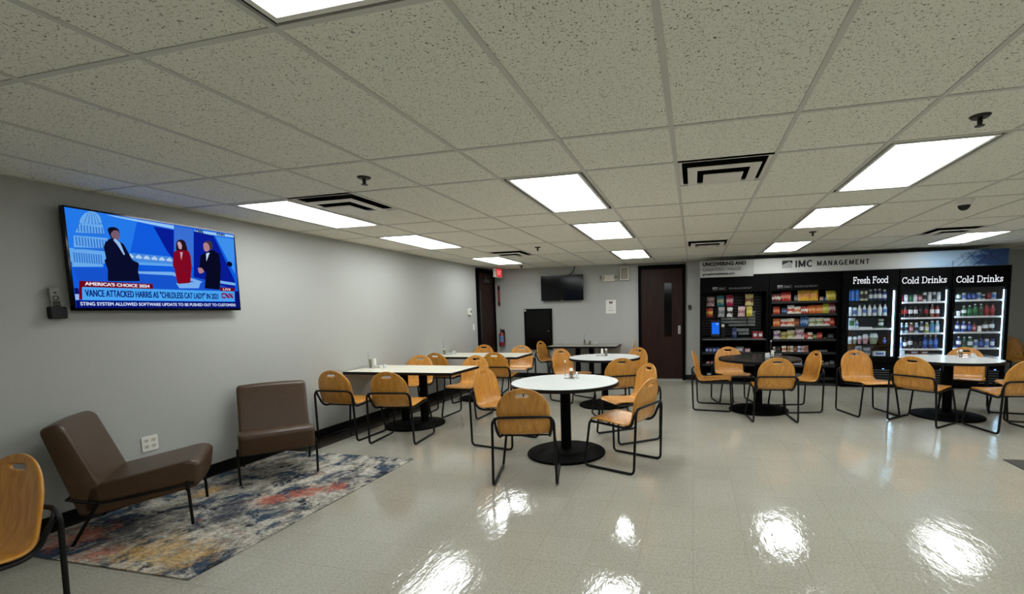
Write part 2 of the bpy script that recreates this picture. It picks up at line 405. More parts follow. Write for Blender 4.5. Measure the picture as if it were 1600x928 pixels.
SANS = {
 'I': ([[(.14,0),(.14,1)]], .30), 'M': ([[(.12,0),(.12,1)], [(.80,0),(.80,1)], [(.13,.97),(.46,.12)], [(.79,.97),(.46,.12)]], .94), 'C': ([arc(.42,.5,.32,.41,45,315,16)], .80),
 'A': ([[(.08,0),(.38,.98)], [(.68,0),(.38,.98)], [(.18,.28),(.58,.28)]], .78), 'N': ([[(.12,0),(.12,1)], [(.68,0),(.68,1)], [(.13,.95),(.67,.05)]], .82),
 'G': ([arc(.42,.5,.32,.41,50,330,16), [(.74,.04),(.74,.46)], [(.48,.44),(.76,.44)]], .86), 'E': ([[(.12,0),(.12,1)], [(.12,.91),(.58,.91)], [(.12,.5),(.52,.5)], [(.12,.09),(.58,.09)]], .66),
 'T': ([[(.36,0),(.36,1)], [(.04,.91),(.68,.91)]], .74)}
def slab_text(s, u0, v0, h, width, fn, table=None, bold=1., gap=0.):
    SLAB = table or globals()['SLAB']
    tot = sum(SLAB[c][1]+gap for c in s)-gap; k = width/tot
    mb = MB(); u = u0
    for c in s:
        strokes, adv = SLAB[c]
        for st in strokes:
            for (a, b) in zip(st[:-1], st[1:]):
                d = Vector((b[0]-a[0], b[1]-a[1])); L = d.length
                if L < 1e-6: continue
                d /= L; t = bold*(.062 if abs(d.y) > abs(d.x) else .052)
                e = .03 if len(st) > 2 else .0
                nrm = Vector((-d.y, d.x))*t
                a2 = Vector(a)-d*e; b2 = Vector(b)+d*e
                mb.add([fn(u+p.x*k, v0+p.y*h, 0.) for p in (a2-nrm, b2-nrm, b2+nrm, a2+nrm)], [(0,1,2,3)])
        u += (adv+gap)*k
    return mb
def rel(root):
    """parts of this thing are modelled in room coordinates: cancel the thing's own offset"""
    inv = Matrix.Translation(root.location).inverted()
    def f(o):
        if o.parent == root: o.matrix_parent_inverse = inv
        return o
    return f
# ================================================================ THE ROOM
mb = MB(); mb.box(XL, XR, YF, YB2, -.05, 0); struct(mb.build('floor', M_FLOOR, smooth=0))
mb = MB(); mb.box(XL-.1, XL, YF, YB2, 0, ZC+.25); struct(mb.build('wall_left', M_WALL, smooth=0))
mb = MB(); mb.box(XL-.1, 4.97, YB, YB+.1, 0, ZC+.25); mb.box(4.92, 4.97, YB+.1, YB2, 0, ZC+.25); struct(mb.build('wall_back', M_WALL, smooth=0))
mb = MB(); mb.box(4.92, XR, YB2, YB2+.1, 0, ZC+.25); struct(mb.build('wall_back_right', M_WALL, smooth=0))
mb = MB(); mb.box(XR, XR+.1, YF, YB2, 0, ZC+.25); struct(mb.build('wall_right', M_WALL, smooth=0))
mb = MB(); mb.box(XL-.1, XR+.1, YF-.1, YF, 0, ZC+.25); struct(mb.build('wall_front', M_WALL, smooth=0))
mb = MB(); mb.box(XL, XL+.012, YF, 8.77, 0, .1); struct(mb.build('baseboard_left', M_BASE, smooth=0))
mb = MB(); mb.box(XL, -1.1, YB-.012, YB, 0, .1); mb.box(-.16, .1, YB-.012, YB, 0, .1); struct(mb.build('baseboard_back', M_BASE, smooth=0))
mb = MB(); mb.box(4.97, XR, YB2-.012, YB2, 0, .1); struct(mb.build('baseboard_back_right', M_BASE, smooth=0))
mb = MB(); mb.box(XL+.012, -3.95, YF, 8.77, 0, .002); struct(mb.build('trim_1', M_STRIP, smooth=0))

LIGHTS = []
for i in (-6, -2, 2, 6, 10):
    for r in (2, 4, 7, 9, 11):
        if (i, r) in ((-6, 2), (-6, 4), (10, 2), (6, 2), (10, 9), (10, 11)): continue
        LIGHTS.append((i, r))
# vents: column, y0, y1
VENTS = [(-5, GY[7], GY[7]+TILE), (0, GY[7], GY[7]+TILE), (0, GY[11]-TILE, GY[11]), (-5, GY[11]-TILE, GY[11]), (5, GY[11]-TILE, GY[11])]
mb = MB(); bar = .012
for i in range(-7, 15):
    x0, x1 = max(gx(i), XL), min(gx(i+1), XR)
    if x1 <= x0: continue
    for r in range(len(GY)-1):
        if (i, r) in LIGHTS: continue
        ya, yb = GY[r], GY[r+1]
        segs = [(ya, yb)]
        for (vi, v0, v1) in VENTS:
            if vi == i and v0 >= ya-.001 and v1 <= yb+.001:
                segs = [q for q in ((ya, v0), (v1, yb)) if q[1]-q[0] > .05]
                for yy in (v0, v1): mb.box(x0, x1, yy-bar, yy+bar, ZC-.004, ZC+.004, 1)
        for (a, b) in segs: mb.box(x0, x1, a, b, ZC, ZC+.015, 0)
for i in range(-6, 15): mb.box(gx(i)-bar, gx(i)+bar, YF, YB2, ZC-.0055, ZC+.0055, 1)
for yy in GY[1:-1]: mb.box(XL, XR, yy-bar, yy+bar, ZC-.004, ZC+.004, 1)
mb.box(XL, XL+.02, YF, YB2, ZC-.004, ZC+.004, 1); mb.box(XL, 4.9, YB-.02, YB, ZC-.004, ZC+.004, 1)
struct(mb.build('ceiling', [M_CEIL, M_BAR], smooth=0))
mb = MB(); mb.box(XL-.1, XR+.1, YF-.1, YB2+.1, ZC+.25, ZC+.28); struct(mb.build('ceiling_deck', mat('deck_grey', (60,60,60), .9), smooth=0))

# ceiling lights ----------------------------------------------------------
def m_diff():
    m, nt, b = newmat('light_diffuser'); L = nt.links.new
    b.inputs['Base Color'].default_value = (.8, .8, .8, 1); b.inputs['Roughness'].default_value = .3
    b.inputs['Emission Color'].default_value = rgb(246, 251, 252)
    tc = N(nt, 'ShaderNodeTexCoord'); s = N(nt, 'ShaderNodeSeparateXYZ'); L(tc.outputs['Generated'], s.inputs[0])
    # two lamp tubes behind the prismatic lens
    w = N(nt, 'ShaderNodeMath', operation='MULTIPLY'); L(s.outputs[0], w.inputs[0]); w.inputs[1].default_value = 4*PI
    c = N(nt, 'ShaderNodeMath', operation='COSINE'); L(w.outputs[0], c.inputs[0])
    a = N(nt, 'ShaderNodeMath', operation='MULTIPLY_ADD'); L(c.outputs[0], a.inputs[0]); a.inputs[1].default_value = -.22*LAMP; a.inputs[2].default_value = LAMP
    L(a.outputs[0], b.inputs['Emission Strength'])
    return m
M_DIFF = m_diff()
LW, LL = TILE-.07, 1.165
fr = MB()
hx, hy = LW/2, LL/2
fr.box(-hx, -hx+.022, -hy, hy, -.006, .03); fr.box(hx-.022, hx, -hy, hy, -.006, .03)
fr.box(-hx+.022, hx-.022, -hy, -hy+.022, -.006, .03); fr.box(-hx+.022, hx-.022, hy-.022, hy, -.006, .03)
gap = MB(); gap.box(-hx-.033, -hx-.024, -hy-.02, hy+.02, .005, .1); gap.box(hx+.024, hx+.033, -hy-.02, hy+.02, .005, .1); gap.box(-hx-.024, hx+.024, -hy-.026, -hy-.02, .005, .1); gap.box(-hx-.024, hx+.024, hy+.02, hy+.026, .005, .1); gap.box(-hx-.024, hx+.024, -hy-.02, hy+.02, .09, .1)  # black lining paints in the shadow gap around the light frame
df = MB(); df.box(-hx+.022, hx-.022, -hy+.022, hy-.022, .004, .010)
LN = {(-2, 4): 'large ceiling light panel cut by the top edge, nearest above the television',
      (2, 4): 'lit ceiling light panel overhead near the right, nearest row', (-6, 7): 'lit ceiling light panel beside the left wall, nearest of its row of three',
      (-6, 9): 'lit ceiling light panel beside the left wall, middle of its row of three', (-6, 11): 'small far ceiling light panel beside the left wall, closest to the exit sign',
      (-2, 7): 'lit ceiling light panel over the front white round table, nearest of the centre row', (-2, 9): 'lit ceiling light panel in the centre row, second of three going away',
      (-2, 11): 'farthest ceiling light panel of the centre row, above the dark wood door', (2, 7): 'big bright ceiling light panel at the upper right below the round sprinkler',
      (2, 9): 'bright ceiling light panel on the right, second of three going away', (2, 11): 'small far ceiling light panel in front of the white wall banner',
      (6, 11): 'slanting far ceiling light panel at the right above the drink coolers'}
proto = None
for (i, r) in LIGHTS:
    loc = (gx(i)+TILE/2, (GY[r]+GY[r+1])/2, ZC)
    lab = LN.get((i, r), 'ceiling light panel overhead outside the view of the photo')
    if proto is None:
        proto = thing('ceiling_light', lab, 'ceiling light', loc, 0, 'recessed ceiling light panels')
        fr.build('frame', M_WHITE, proto, bevel=0.); gap.build('housing', M_MATBLACK, proto); df.build('diffuser', M_DIFF, proto)
        note(proto)
    else: dup(proto, loc, 0, lab)

# air vents ---------------------------------------------------------------
def square_ring(mb, a, b, za, zb, m=0):
    """sloping square louvre from half-size a at height za to half-size b at height zb"""
    A = [(-a,-a,za),(a,-a,za),(a,a,za),(-a,a,za)]; B = [(-b,-b,zb),(b,-b,zb),(b,b,zb),(-b,b,zb)]
    A2 = [(x, y, z+.004) for x, y, z in A]; B2 = [(x, y, z+.004) for x, y, z in B]
    for P, Q in ((A, B), (A2, B2)):
        mb.add(P+Q, [(k, (k+1) % 4, 4+(k+1) % 4, 4+k) for k in range(4)], m)
    mb.add(A+A2, [(k, (k+1) % 4, 4+(k+1) % 4, 4+k) for k in range(4)], m); mb.add(B+B2, [(k, (k+1) % 4, 4+(k+1) % 4, 4+k) for k in range(4)], m)
VL = ['square ceiling air vent beside the bright left-hand light panel', 'square stepped ceiling air vent, largest one at the upper centre right',
      'far square ceiling air vent right of centre, above the dark wood door', 'far thin ceiling air vent beside the small light near the exit sign', 'far ceiling air vent at the right beside the slanting light panel']
proto = None
for k, (vi, v0, v1) in enumerate(VENTS):
    loc = (gx(vi)+TILE/2, (v0+v1)/2, ZC)
    if proto is None:
        proto = thing('air_vent', VL[k], 'air vent', loc, 0, 'ceiling air vents')
        q = MB(); a = .295
        square_ring(q, a, .268, .0, .0)
        q.build('frame', M_WHITE, proto, smooth=0)
        q = MB(); q.box(-a, a, -a, a, .10, .105); q.box(-a, -a+.01, -a, a, .012, .1); q.box(a-.01, a, -a, a, .012, .1); q.box(-a+.01, a-.01, -a, -a+.01, .012, .1); q.box(-a+.01, a-.01, a-.01, a, .012, .1)
        q.build('duct', M_MATBLACK, proto, smooth=0)
        q = MB(); square_ring(q, .232, .168, -.026, -.030); q.build('louvre', M_WHITE, proto, smooth=0)
        q = MB(); q.box(-.128, .128, -.128, .128, -.050, -.045); q.build('centre_plate', M_WHITE, proto, smooth=0)
        note(proto)
    else: dup(proto, loc, 0, VL[k])

# sprinklers and the dome camera -----------------------------------------
M_DKMETAL = mat('dark_bronze', (46,42,38), .4, metal=.6)
SPR = [(-2.2, 2.86, 'dark ceiling sprinkler left of the centre light panel, nearest the television'), (1.41, 2.88, 'large dark ceiling sprinkler at the upper right, nearest one'),
       (-2.22, 6.6, 'small far ceiling sprinkler left of the centre row of lights'), (1.47, 6.58, 'small far ceiling sprinkler above the white wall banner'), (-3.42, 9.1, 'tiny far ceiling sprinkler near the exit sign')]
proto = None
for x, y, lab in SPR:
    if proto is None:
        proto = thing('sprinkler', lab, 'sprinkler', (x, y, ZC), 0, 'ceiling sprinklers')
        q = MB(); q.lathe([(.0, -.012), (.035, -.012), (.044, -.004), (.046, 0.)], 20); q.build('escutcheon', M_DKMETAL, proto)
        q = MB(); q.lathe([(0, -.045), (.010, -.045), (.012, -.03), (.012, -.012)], 12); q.build('body', M_DKMETAL, proto)
        q = MB(); q.lathe([(0, -.052), (.02, -.052), (.022, -.048), (.006, -.045)], 16); q.build('deflector', M_DKMETAL, proto)
        note(proto)
    else: dup(proto, (x, y, ZC), 0, lab)
t = thing('dome_camera', 'white ceiling dome camera with dark eye, at the right', 'security camera', (2.41, 5.1, ZC))
q = MB(); q.lathe([(0, -.052), (.052, -.052), (.064, -.04), (.074, -.012), (.076, 0)], 24); q.build('housing', M_WHITE, t)
q = MB(); q.lathe([(.001, -.098), (.018, -.095), (.035, -.083), (.045, -.066), (.05, -.05)], 24); q.build('dome', M_GLOSSBLACK, t)

# doors -------------------------------------------------------------------
d = bpy.data.objects.new('door_1', None); COL.objects.link(d); d.location = (-.63, YB, 0); struct(d)
q = MB(); q.box(-.47, -.41, -.05, 0, 0, 2.32); q.box(.41, .47, -.05, 0, 0, 2.32); q.box(-.41, .41, -.05, 0, 2.24, 2.32); q.build('door_frame', M_MATBLACK, d, smooth=0)
q = MB()
SX0, SX1, SZ0, SZ1 = .05, .20, .88, 1.96
for (a, b, c, e) in ((-.41, SX0, .03, 2.24), (SX1, .41, .03, 2.24), (SX0, SX1, .03, SZ0), (SX0, SX1, SZ1, 2.24)): q.box(a, b, -.032, -.002, c, e)
q.build('door_leaf', M_DKWOOD, d, smooth=0)
q = MB(); q.box(SX0, SX1, -.02, -.015, SZ0, SZ1); q.build('window_slit', M_GLOSSBLACK, d, smooth=0)
q = MB(); q.rbox(.325, .375, -.040, -.032, .93, 1.10, .012, axis='y'); q.tube([(.35, -.04, 1.03), (.35, -.075, 1.03)], .011); q.tube(fillet([(.35, -.075, 1.03), (.35, -.08, 1.0), (.33, -.08, .95)], .02), .010); q.build('handle', M_ALU, d)
q = MB(); q.box(-.41, .41, -.07, -.002, 0, .025); q.build('threshold', M_ALU, d, smooth=0)
d = bpy.data.objects.new('door_2', None); COL.objects.link(d); d.location = (XL, 9.15, 0); struct(d)
q = MB(); q.box(0, .05, -.38, -.32, 0, 2.34); q.box(0, .05, .40, .46, 0, 2.34); q.box(0, .05, -.32, .40, 2.26, 2.34); q.build('door_frame', M_MATBLACK, d, smooth=0)
q = MB(); q.box(.002, .03, -.32, .40, .01, 2.26); q.build('door_leaf', M_DKWOOD, d, smooth=0)
q = MB(); q.box(.03, .075, -.1, .12, 2.06, 2.13); q.box(.03, .05, -.02, .04, 2.13, 2.2); q.build('door_closer', mat('dark_grey_metal', (48,48,48), .4), d, smooth=0)
q = MB(); q.box(.03, .034, -.29, -.23, .9, 1.9); q.build('push_plate', mat('dull_steel', (70,66,58), .4, metal=.7), d, smooth=0)
# ================================================================ CHAIRS
def shell_mesh():
    prof = fillet([(0, .236, .424), (0, .205, .447), (0, -.205, .408), (0, -.283, .822)], [0, .03, .075, 0], 10)
    P = [(p.y, p.z) for p in prof]
    S = [0.]
    for a, b in zip(P[:-1], P[1:]): S.append(S[-1]+math.hypot(b[0]-a[0], b[1]-a[1]))
    tot = S[-1]
    def at(s):
        s = min(max(s, 0), tot)
        for k in range(len(S)-1):
            if s <= S[k+1]+1e-9:
                t = (s-S[k])/max(S[k+1]-S[k], 1e-9)
                return P[k][0]+(P[k+1][0]-P[k][0])*t, P[k][1]+(P[k+1][1]-P[k][1])*t
    W = .218; sa = tot-.205; r0 = .035
    sl0, sl1, h0, hr = tot-.072, tot-.046, .055, .013
    def wid(s):
        if s < r0: return W-.012-(r0-math.sqrt(max(0, r0*r0-(r0-s)**2)))
        if s > sa: return max(.02, W*math.sqrt(max(0, 1-((s-sa)/(tot-sa))**2)))
        t = (s-r0)/(sa-r0)
        return W-.012*(1-min(1, t*2.2)) if t < .45 else W
    rows = [0, .006, .015, .035] + [.035+.37*k/10 for k in range(1, 11)] + [.405+.12*k/8 for k in range(1, 9)]
    rows += [.525+(sa-.525)*k/4 for k in range(1, 5)]
    rows += [sa+(tot-sa)*math.sin(PI/2*k/18) for k in range(1, 19)]
    rows = [s for s in rows if not (sl0-.004 < s < sl1+.004)] + [sl0+(sl1-sl0)*(.5-.5*math.cos(PI*k/6)) for k in range(7)]
    rows = sorted(set(round(s, 5) for s in rows))
    mb = MB(); nL, nM = 5, 6
    grid = []
    for s in rows:
        y, z = at(s); w_ = wid(s)
        m = (sl0+sl1)/2; dd = min(abs(s-m), hr)
        h = (h0-hr+math.sqrt(max(0, hr*hr-dd*dd))) if sl0-1e-6 <= s <= sl1+1e-6 else h0-hr
        h = min(h, w_*.55)
        us = [-w_+(w_-h)*k/nL for k in range(nL)] + [-h+2*h*k/nM for k in range(nM)] + [h+(w_-h)*k/nL for k in range(nL+1)]
        bk = min(1, max(0, (s-.42)/.12)); st = 1-bk
        row = []
        for u in us:
            q = (u/W)**2
            row.append((u, y-.022*(1-q)*bk, z+.008*q*st*min(1, s/.1)))
        grid.append(row)
    o = 0
    for r in grid: mb.v += r
    wd = len(grid[0])
    for i in range(len(rows)-1):
        slot = rows[i] >= sl0-1e-6 and rows[i+1] <= sl1+1e-6
        for k in range(wd-1):
            if slot and nL <= k < nL+nM: continue
            mb.face([i*wd+k, i*wd+k+1, (i+1)*wd+k+1, (i+1)*wd+k])
    return mb
def make_chair(label):
    t = thing('stacking_chair', label, 'chair', (0, 0, 0), 0, 'bent plywood chairs')
    o = shell_mesh().build('seat_shell', M_PLY, t, smooth=50)
    sd = o.modifiers.new('thickness', 'SOLIDIFY'); sd.thickness = .011; sd.offset = 0
    R = .0115
    q = MB()
    pr = [(p.y, p.z) for p in fillet([(0, .222, .436), (0, -.205, .408), (0, -.247, .628)], [0, .075, 0], 8)]
    side = []
    for k, (y, z) in enumerate(pr):
        a, b = pr[max(0, k-1)], pr[min(len(pr)-1, k+1)]
        ty, tz = b[0]-a[0], b[1]-a[1]; L_ = math.hypot(ty, tz)
        ny, nz = tz/L_, -ty/L_                                  # outward: under the seat, behind the back
        if ny > 0 and k > 3: ny, nz = -ny, -nz
        if nz > 0 and k <= 3: ny, nz = -ny, -nz
        f = k/(len(pr)-1)
        side.append((.204+.028*f*f, y+ny*.0175-.0*f, z+nz*.0175))
    side = [p for p in side if p[2] < .565]
    top = (.233, -.288, .585)
    path = [Vector(p) for p in side]
    arc_ = fillet([side[-1], top, (-top[0], top[1], top[2]), (-side[-1][0], side[-1][1], side[-1][2])], .05, 7)
    path += arc_[1:-1] + [Vector((-p[0], p[1], p[2])) for p in side[::-1]]
    q.tube(path, R, 8)
    q.tube([(-.205, .05, .408), (.205, .05, .408)], .008, 6); q.tube([(-.205, -.13, .396), (.205, -.13, .396)], .008, 6)
    q.build('back_rail', M_STEEL, t)
    for s in (-1, 1):
        q = MB(); q.tube(fillet([(s*.219, -.284, .583), (s*.250, -.282, .545), (s*.262, -.262, .0125), (s*.262, .255, .0125), (s*.206, .228, .419), (s*.204, .17, .413)], [0, .04, .045, .045, .035, 0], 7), R, 8)
        l = q.build('sled_leg', M_STEEL, t)
        for yy in (-.19, .18):
            q = MB(); q.tube([(s*.262, yy-.012, .0125), (s*.262, yy+.012, .0125)], .0123, 8); q.build('glide', M_BLACK, l)
    return note(t)
CH = [
 (-1.41, 3.767, -.24, .97, 'plywood chair seen from behind at the near side of the front white round table'),
 (-.646, 4.25, -.93, .37, 'plywood chair right of the front round table, nearer of the two'),
 (-.727, 5.15, -.79, -.61, 'plywood chair right of the front round table, farther one behind its neighbour'),
 (-2.02, 4.73, .977, -.21, 'plywood chair at the left of the front white round table, facing right'),
 (-3.26, 4.65, -.12, .99, 'plywood chair seen from behind at the nearest rectangular table, aisle side'),
 (-3.975, 4.70, 0, 1, 'plywood chair seen from behind by the left wall, behind the farther brown chair'),
 (-3.97, 5.93, .1, -.99, 'plywood chair on the far side of the nearest rectangular table, wall side, facing the camera'),
 (-3.95, 6.89, .1, 1, 'plywood chair seen from behind at the second rectangular table, wall side'),
 (-3.08, 5.90, -.03, -1, 'plywood chair on the far side of the nearest rectangular table, aisle end, facing the camera'),
 (-3.02, 7.0, 0, 1, 'plywood chair seen from behind at the second rectangular table, aisle end'),
 (-3.96, 8.05, 0, -1, 'plywood chair behind the second rectangular table, in front of the left dark door'),
 (-3.07, 7.86, .15, -.99, 'plywood chair on the far side of the second rectangular table, below the black wall panel'),
 (-2.86, 9.30, .98, -.2, 'dim plywood chair at the left end of the table along the back wall'),
 (-1.44, 9.33, -.99, -.1, 'dim plywood chair at the right end of the back wall table, mostly hidden'),
 (-1.89, 7.22, .85, -.53, 'plywood chair at the left of the rear white round table'),
 (-1.03, 6.17, -.45, .89, 'plywood chair seen from behind at the near right of the rear white round table'),
 (-1.03, 7.37, -.53, -.85, 'plywood chair at the far right of the rear white round table'),
 (.288, 6.91, .99, -.12, 'plywood chair in side view at the left of the black round table'),
 (.585, 7.43, .2, -.98, 'plywood chair behind the black round table, facing the camera'),
 (.96, 6.31, -.09, .996, 'plywood chair seen from behind at the near side of the black round table'),
 (1.365, 6.95, -.974, -.227, 'plywood chair at the right of the black round table, facing left'),
 (2.236, 6.82, .27, -.96, 'plywood chair with open seat between the black table and the right white table'),
 (2.71, 6.417, .727, .687, 'plywood chair seen from behind at the near left of the right white round table'),
 (3.56, 7.30, -.42, -.91, 'plywood chair behind the right white round table, in front of the coolers'),
 (3.41, 6.17, -.19, .98, 'plywood chair cut by the right edge, at the near right of the right white table'),
 (3.93, 6.76, -.98, .2, 'plywood chair mostly outside the right edge, at the far right of the white table'),
 (5.46, 9.62, 0, -1, 'dim plywood chair in the far right corner behind the drink coolers'),
 (6.05, 9.62, 0, -1, 'plywood chair next to the far right corner chair, outside the view'),
 (-3.045, 1.14, 0, -1, 'plywood chair cut by the left edge, nearest the camera beside the patterned rug'),
]
proto = None
for x, y, fx, fy, lab in CH:
    rz = math.atan2(-fx, fy)
    if proto is None:
        proto = make_chair(lab); proto.location = (x, y, 0); proto.rotation_euler = (0, 0, rz)
    else: dup(proto, (x, y, 0), rz, lab)

# ================================================================ TABLES
def pedestal(t, cols, r=.39, h=.70, base_r2=.22):
    q = MB(); q.lathe([(0, 0), (r, 0), (r+.004, .008), (r, .022), (r-.02, .028), (base_r2+.02, .034), (base_r2, .05), (base_r2-.02, .056), (0, .058)], 48)
    q.build('base', M_MATBLACK, t)
    for x in cols:
        q = MB(); q.lathe([(.0, .055), (.055, .055), (.052, .07), (.052, h-.02), (.08, h-.008), (.08, h), (0, h)], 24, (x, 0, 0)); q.build('column', M_MATBLACK, t)
    q = MB()
    for a in (0, 90):
        c, s = math.cos(math.radians(a+20)), math.sin(math.radians(a+20))
        M = Matrix.Rotation(math.radians(a+20), 4, 'Z'); q.box(-.3, .3, -.02, .02, h-.012, h, 0, M)
    q.build('top_bracket', M_MATBLACK, t)
def round_table(x, y, label, top, r=.535, h=.735):
    t = thing('round_table', label, 'table', (x, y, 0), 0, 'round pedestal tables')
    pedestal(t, [0], .39, h-.034)
    q = MB(); q.lathe([(0, h-.034), (r-.004, h-.034), (r-.004, h), (0, h)], 72); tp = q.build('tabletop', top, t)
    q = MB(); n = 72; P = [(r-.004, h-.034), (r+.003, h-.032), (r+.003, h-.003), (r-.004, h+.0005)]
    o = 0
    for (rr, z) in P:
        for k in range(n): q.v.append((rr*math.cos(2*PI*k/n), rr*math.sin(2*PI*k/n), z))
    for j in range(3):
        for k in range(n): q.face([j*n+k, j*n+(k+1) % n, (j+1)*n+(k+1) % n, (j+1)*n+k])
    q.build('edge_band', M_EDGE, tp)
    return t
M_BLKTOP = mat('black_laminate', (9,10,10), .22, spec=.3)
round_table(-1.25, 4.45, 'white round pedestal table in the centre foreground', M_LAM)
round_table(-1.31, 6.90, 'white round pedestal table behind the front one, before the back wall', M_LAM)
round_table(.88, 6.83, 'black round pedestal table in front of the snack cabinets', M_BLKTOP)
round_table(3.14, 6.80, 'white round pedestal table in front of the drink coolers', M_LAM)
def rect_table(x0, x1, y0, y1, label, top, h=.735):
    cx, cy = (x0+x1)/2, (y0+y1)/2
    t = thing('rectangular_table', label, 'table', (cx, cy, 0), 0, 'rectangular pedestal tables')
    pedestal(t, [-.14, .14], .37, h-.034, .24)
    q = MB(); q.rbox(x0-cx+.003, x1-cx-.003, y0-cy+.003, y1-cy-.003, h-.034, h, .015); tp = q.build('tabletop', top, t)
    a, b = (x1-x0)/2, (y1-y0)/2
    q = MB()
    for (p0, p1, q0, q1) in ((-a, a, -b, -b+.003), (-a, a, b-.003, b), (-a, -a+.003, -b+.003, b-.003), (a-.003, a, -b+.003, b-.003)): q.box(p0, p1, q0, q1, h-.034, h-.001)
    q.build('edge_band', M_EDGE, tp, smooth=0)
    return t
rect_table(XL+.02, -2.77, 4.93, 5.66, 'cream rectangular table with its short end on the left wall, nearest the camera', M_LAMC)
rect_table(XL+.02, -2.68, 6.80, 7.55, 'cream rectangular table with its short end on the left wall, second one back', M_LAMC)
rect_table(-2.87, -1.46, 8.90, 9.60, 'dim rectangular table standing along the back wall', mat('grey_laminate', (150,147,136), .35))

# condiment sets ----------------------------------------------------------
M_PAPER = mat('paper', (232,230,224), .7)
M_PEPPER = mat('pepper_glass', (120,96,72), .15)
M_CLEAR = mat('clear_glass', (205,212,214), .08, spec=.6)
M_GREYJAR = mat('grey_green_jar', (110,112,92), .3)
def caddy(x, y, z, rz, label, post=.19, ball=True, fork=False):
    t = thing('condiment_caddy', label, 'condiment caddy', (x, y, z), rz, 'table condiment caddies')
    q = MB()
    q.tube(fillet([(-.075, -.04, .006), (.075, -.04, .006), (.075, .04, .006), (-.075, .04, .006)], .025, 5, True), .003, 6, closed=True)
    q.tube(fillet([(-.075, -.04, .035), (.075, -.04, .035), (.075, .04, .035), (-.075, .04, .035)], .025, 5, True), .0025, 6, closed=True)
    for px in (-.05, 0, .05):
        for py in (-.04, .04): q.tube([(px, py, .006), (px, py, .035)], .0022, 6)
    for px in (-.05, -.025, 0, .025, .05): q.tube([(px, -.04, .004), (px, .04, .004)], .002, 6)
    q.build('wire_tray', M_CHROME, t)
    q = MB(); q.tube([(-.066, 0, .006), (-.066, 0, post)], .0032, 8); pp = q.build('post', M_CHROME, t)
    q = MB()
    if fork:
        q.tube(fillet([(-.066, -.014, post+.028), (-.068, -.012, post+.01), (-.066, 0, post), (-.064, .012, post+.01), (-.066, .014, post+.028)], .008, 4), .003, 6)
    else:
        for dz in (0, .014): q.lathe([(0, -.007), (.005, -.005), (.0075, 0), (.005, .005), (0, .007)], 12, (-.066, 0, post+dz))
    q.build('finial', M_CHROME, pp)
    return t
def shaker(kind, x, y, z, label, m, cap, h=.075):
    t = thing(kind, label, 'shaker', (x, y, z), 0)
    q = MB(); q.lathe([(0, 0), (.019, 0), (.021, .006), (.018, h*.72), (.017, h*.74), (0, h*.74)], 16); q.build('jar', m, t)
    q = MB(); q.lathe([(.018, h*.74), (.0185, h*.92), (.013, h), (0, h+.002)], 16); q.build('cap', cap, t)
def sugar(x, y, z, label, rz=.3):
    t = thing('sugar_packet_holder', label, 'sugar holder', (x, y, z), rz)
    q = MB(); q.box(-.03, .03, -.02, -.018, 0, .035); q.box(-.03, .03, .018, .02, 0, .035); q.box(-.03, -.028, -.018, .018, 0, .035); q.box(.028, .03, -.018, .018, 0, .035); q.box(-.028, .028, -.018, .018, 0, .003)
    q.build('tray', M_CLEAR, t, smooth=0)
    q = MB()
    for k in range(9):
        M = Matrix.Translation((-.022+.0054*k, 0, .005)) @ Matrix.Rotation(random.uniform(-.12, .12), 4, 'Y')
        q.box(-.0018, .0018, -.016, .016, 0, .052+random.uniform(0, .006), 0, M)
    q.build('packets', M_PAPER, t, smooth=0)
H = .7356
caddy(-1.23, 4.63, H, -.1, 'wire condiment caddy with a knobbed post on the front white round table', .17)
shaker('pepper_shaker', -1.225, 4.61, H+.006, 'brown shaker with a white cap on the front white round table', M_PEPPER, M_WHITE, .105)
shaker('salt_shaker', -1.18, 4.645, H+.006, 'clear glass shaker on the front white round table', M_CLEAR, M_CHROME, .06)
caddy(-1.38, 7.0, H, .05, 'wire condiment caddy with a thin post on the rear white round table', .20)
shaker('salt_shaker', -1.36, 6.985, H+.006, 'white shaker on the rear white round table', M_WHITE, M_WHITE, .11)
shaker('pepper_shaker', -1.30, 7.0, H+.006, 'grey green shaker on the rear white round table', M_GREYJAR, M_IVORY, .11)
caddy(1.12, 6.98, H, .1, 'wire condiment caddy with a ball-topped post on the black round table', .21)
sugar(1.005, 6.93, H, 'holder full of white sugar packets on the black round table', .2)
shaker('salt_shaker', 1.075, 6.965, H+.006, 'white shaker in the caddy on the black round table', M_WHITE, M_WHITE, .085)
caddy(3.36, 6.93, H, -.1, 'low wire condiment caddy without much post on the right white round table', .07)
shaker('pepper_shaker', 3.325, 6.925, H+.006, 'brownish glass shaker with a white cap on the right white table', M_PEPPER, M_WHITE, .10)
sugar(3.45, 6.90, H, 'holder of white sugar packets on the right white round table', -.2)
caddy(-4.13, 5.33, H, .2, 'wire condiment caddy with a forked post on the nearest rectangular table, by the wall', .19, fork=True)
shaker('pepper_shaker', -4.15, 5.30, H+.006, 'olive shaker in the caddy on the nearest rectangular table', M_GREYJAR, M_GREYJAR, .115)
shaker('salt_shaker', -4.10, 5.32, H+.006, 'white shaker in the caddy on the nearest rectangular table', M_WHITE, M_WHITE, .12)
shaker('cream_jar', -3.99, 5.37, H, 'low clear jar beside the caddy on the nearest rectangular table', M_CLEAR, M_CHROME, .06)
caddy(-4.12, 7.22, H, .1, 'wire condiment caddy with a tall post on the second rectangular table, by the wall', .23)
shaker('pepper_shaker', -4.16, 7.2, H+.006, 'dark shaker in the caddy on the second rectangular table', M_GREYJAR, M_IVORY, .10)
sugar(-4.00, 7.24, H, 'holder of white sugar packets on the second rectangular table', .1)
M_DIMJAR = mat('dim_brown_jar', (86,76,62), .3)
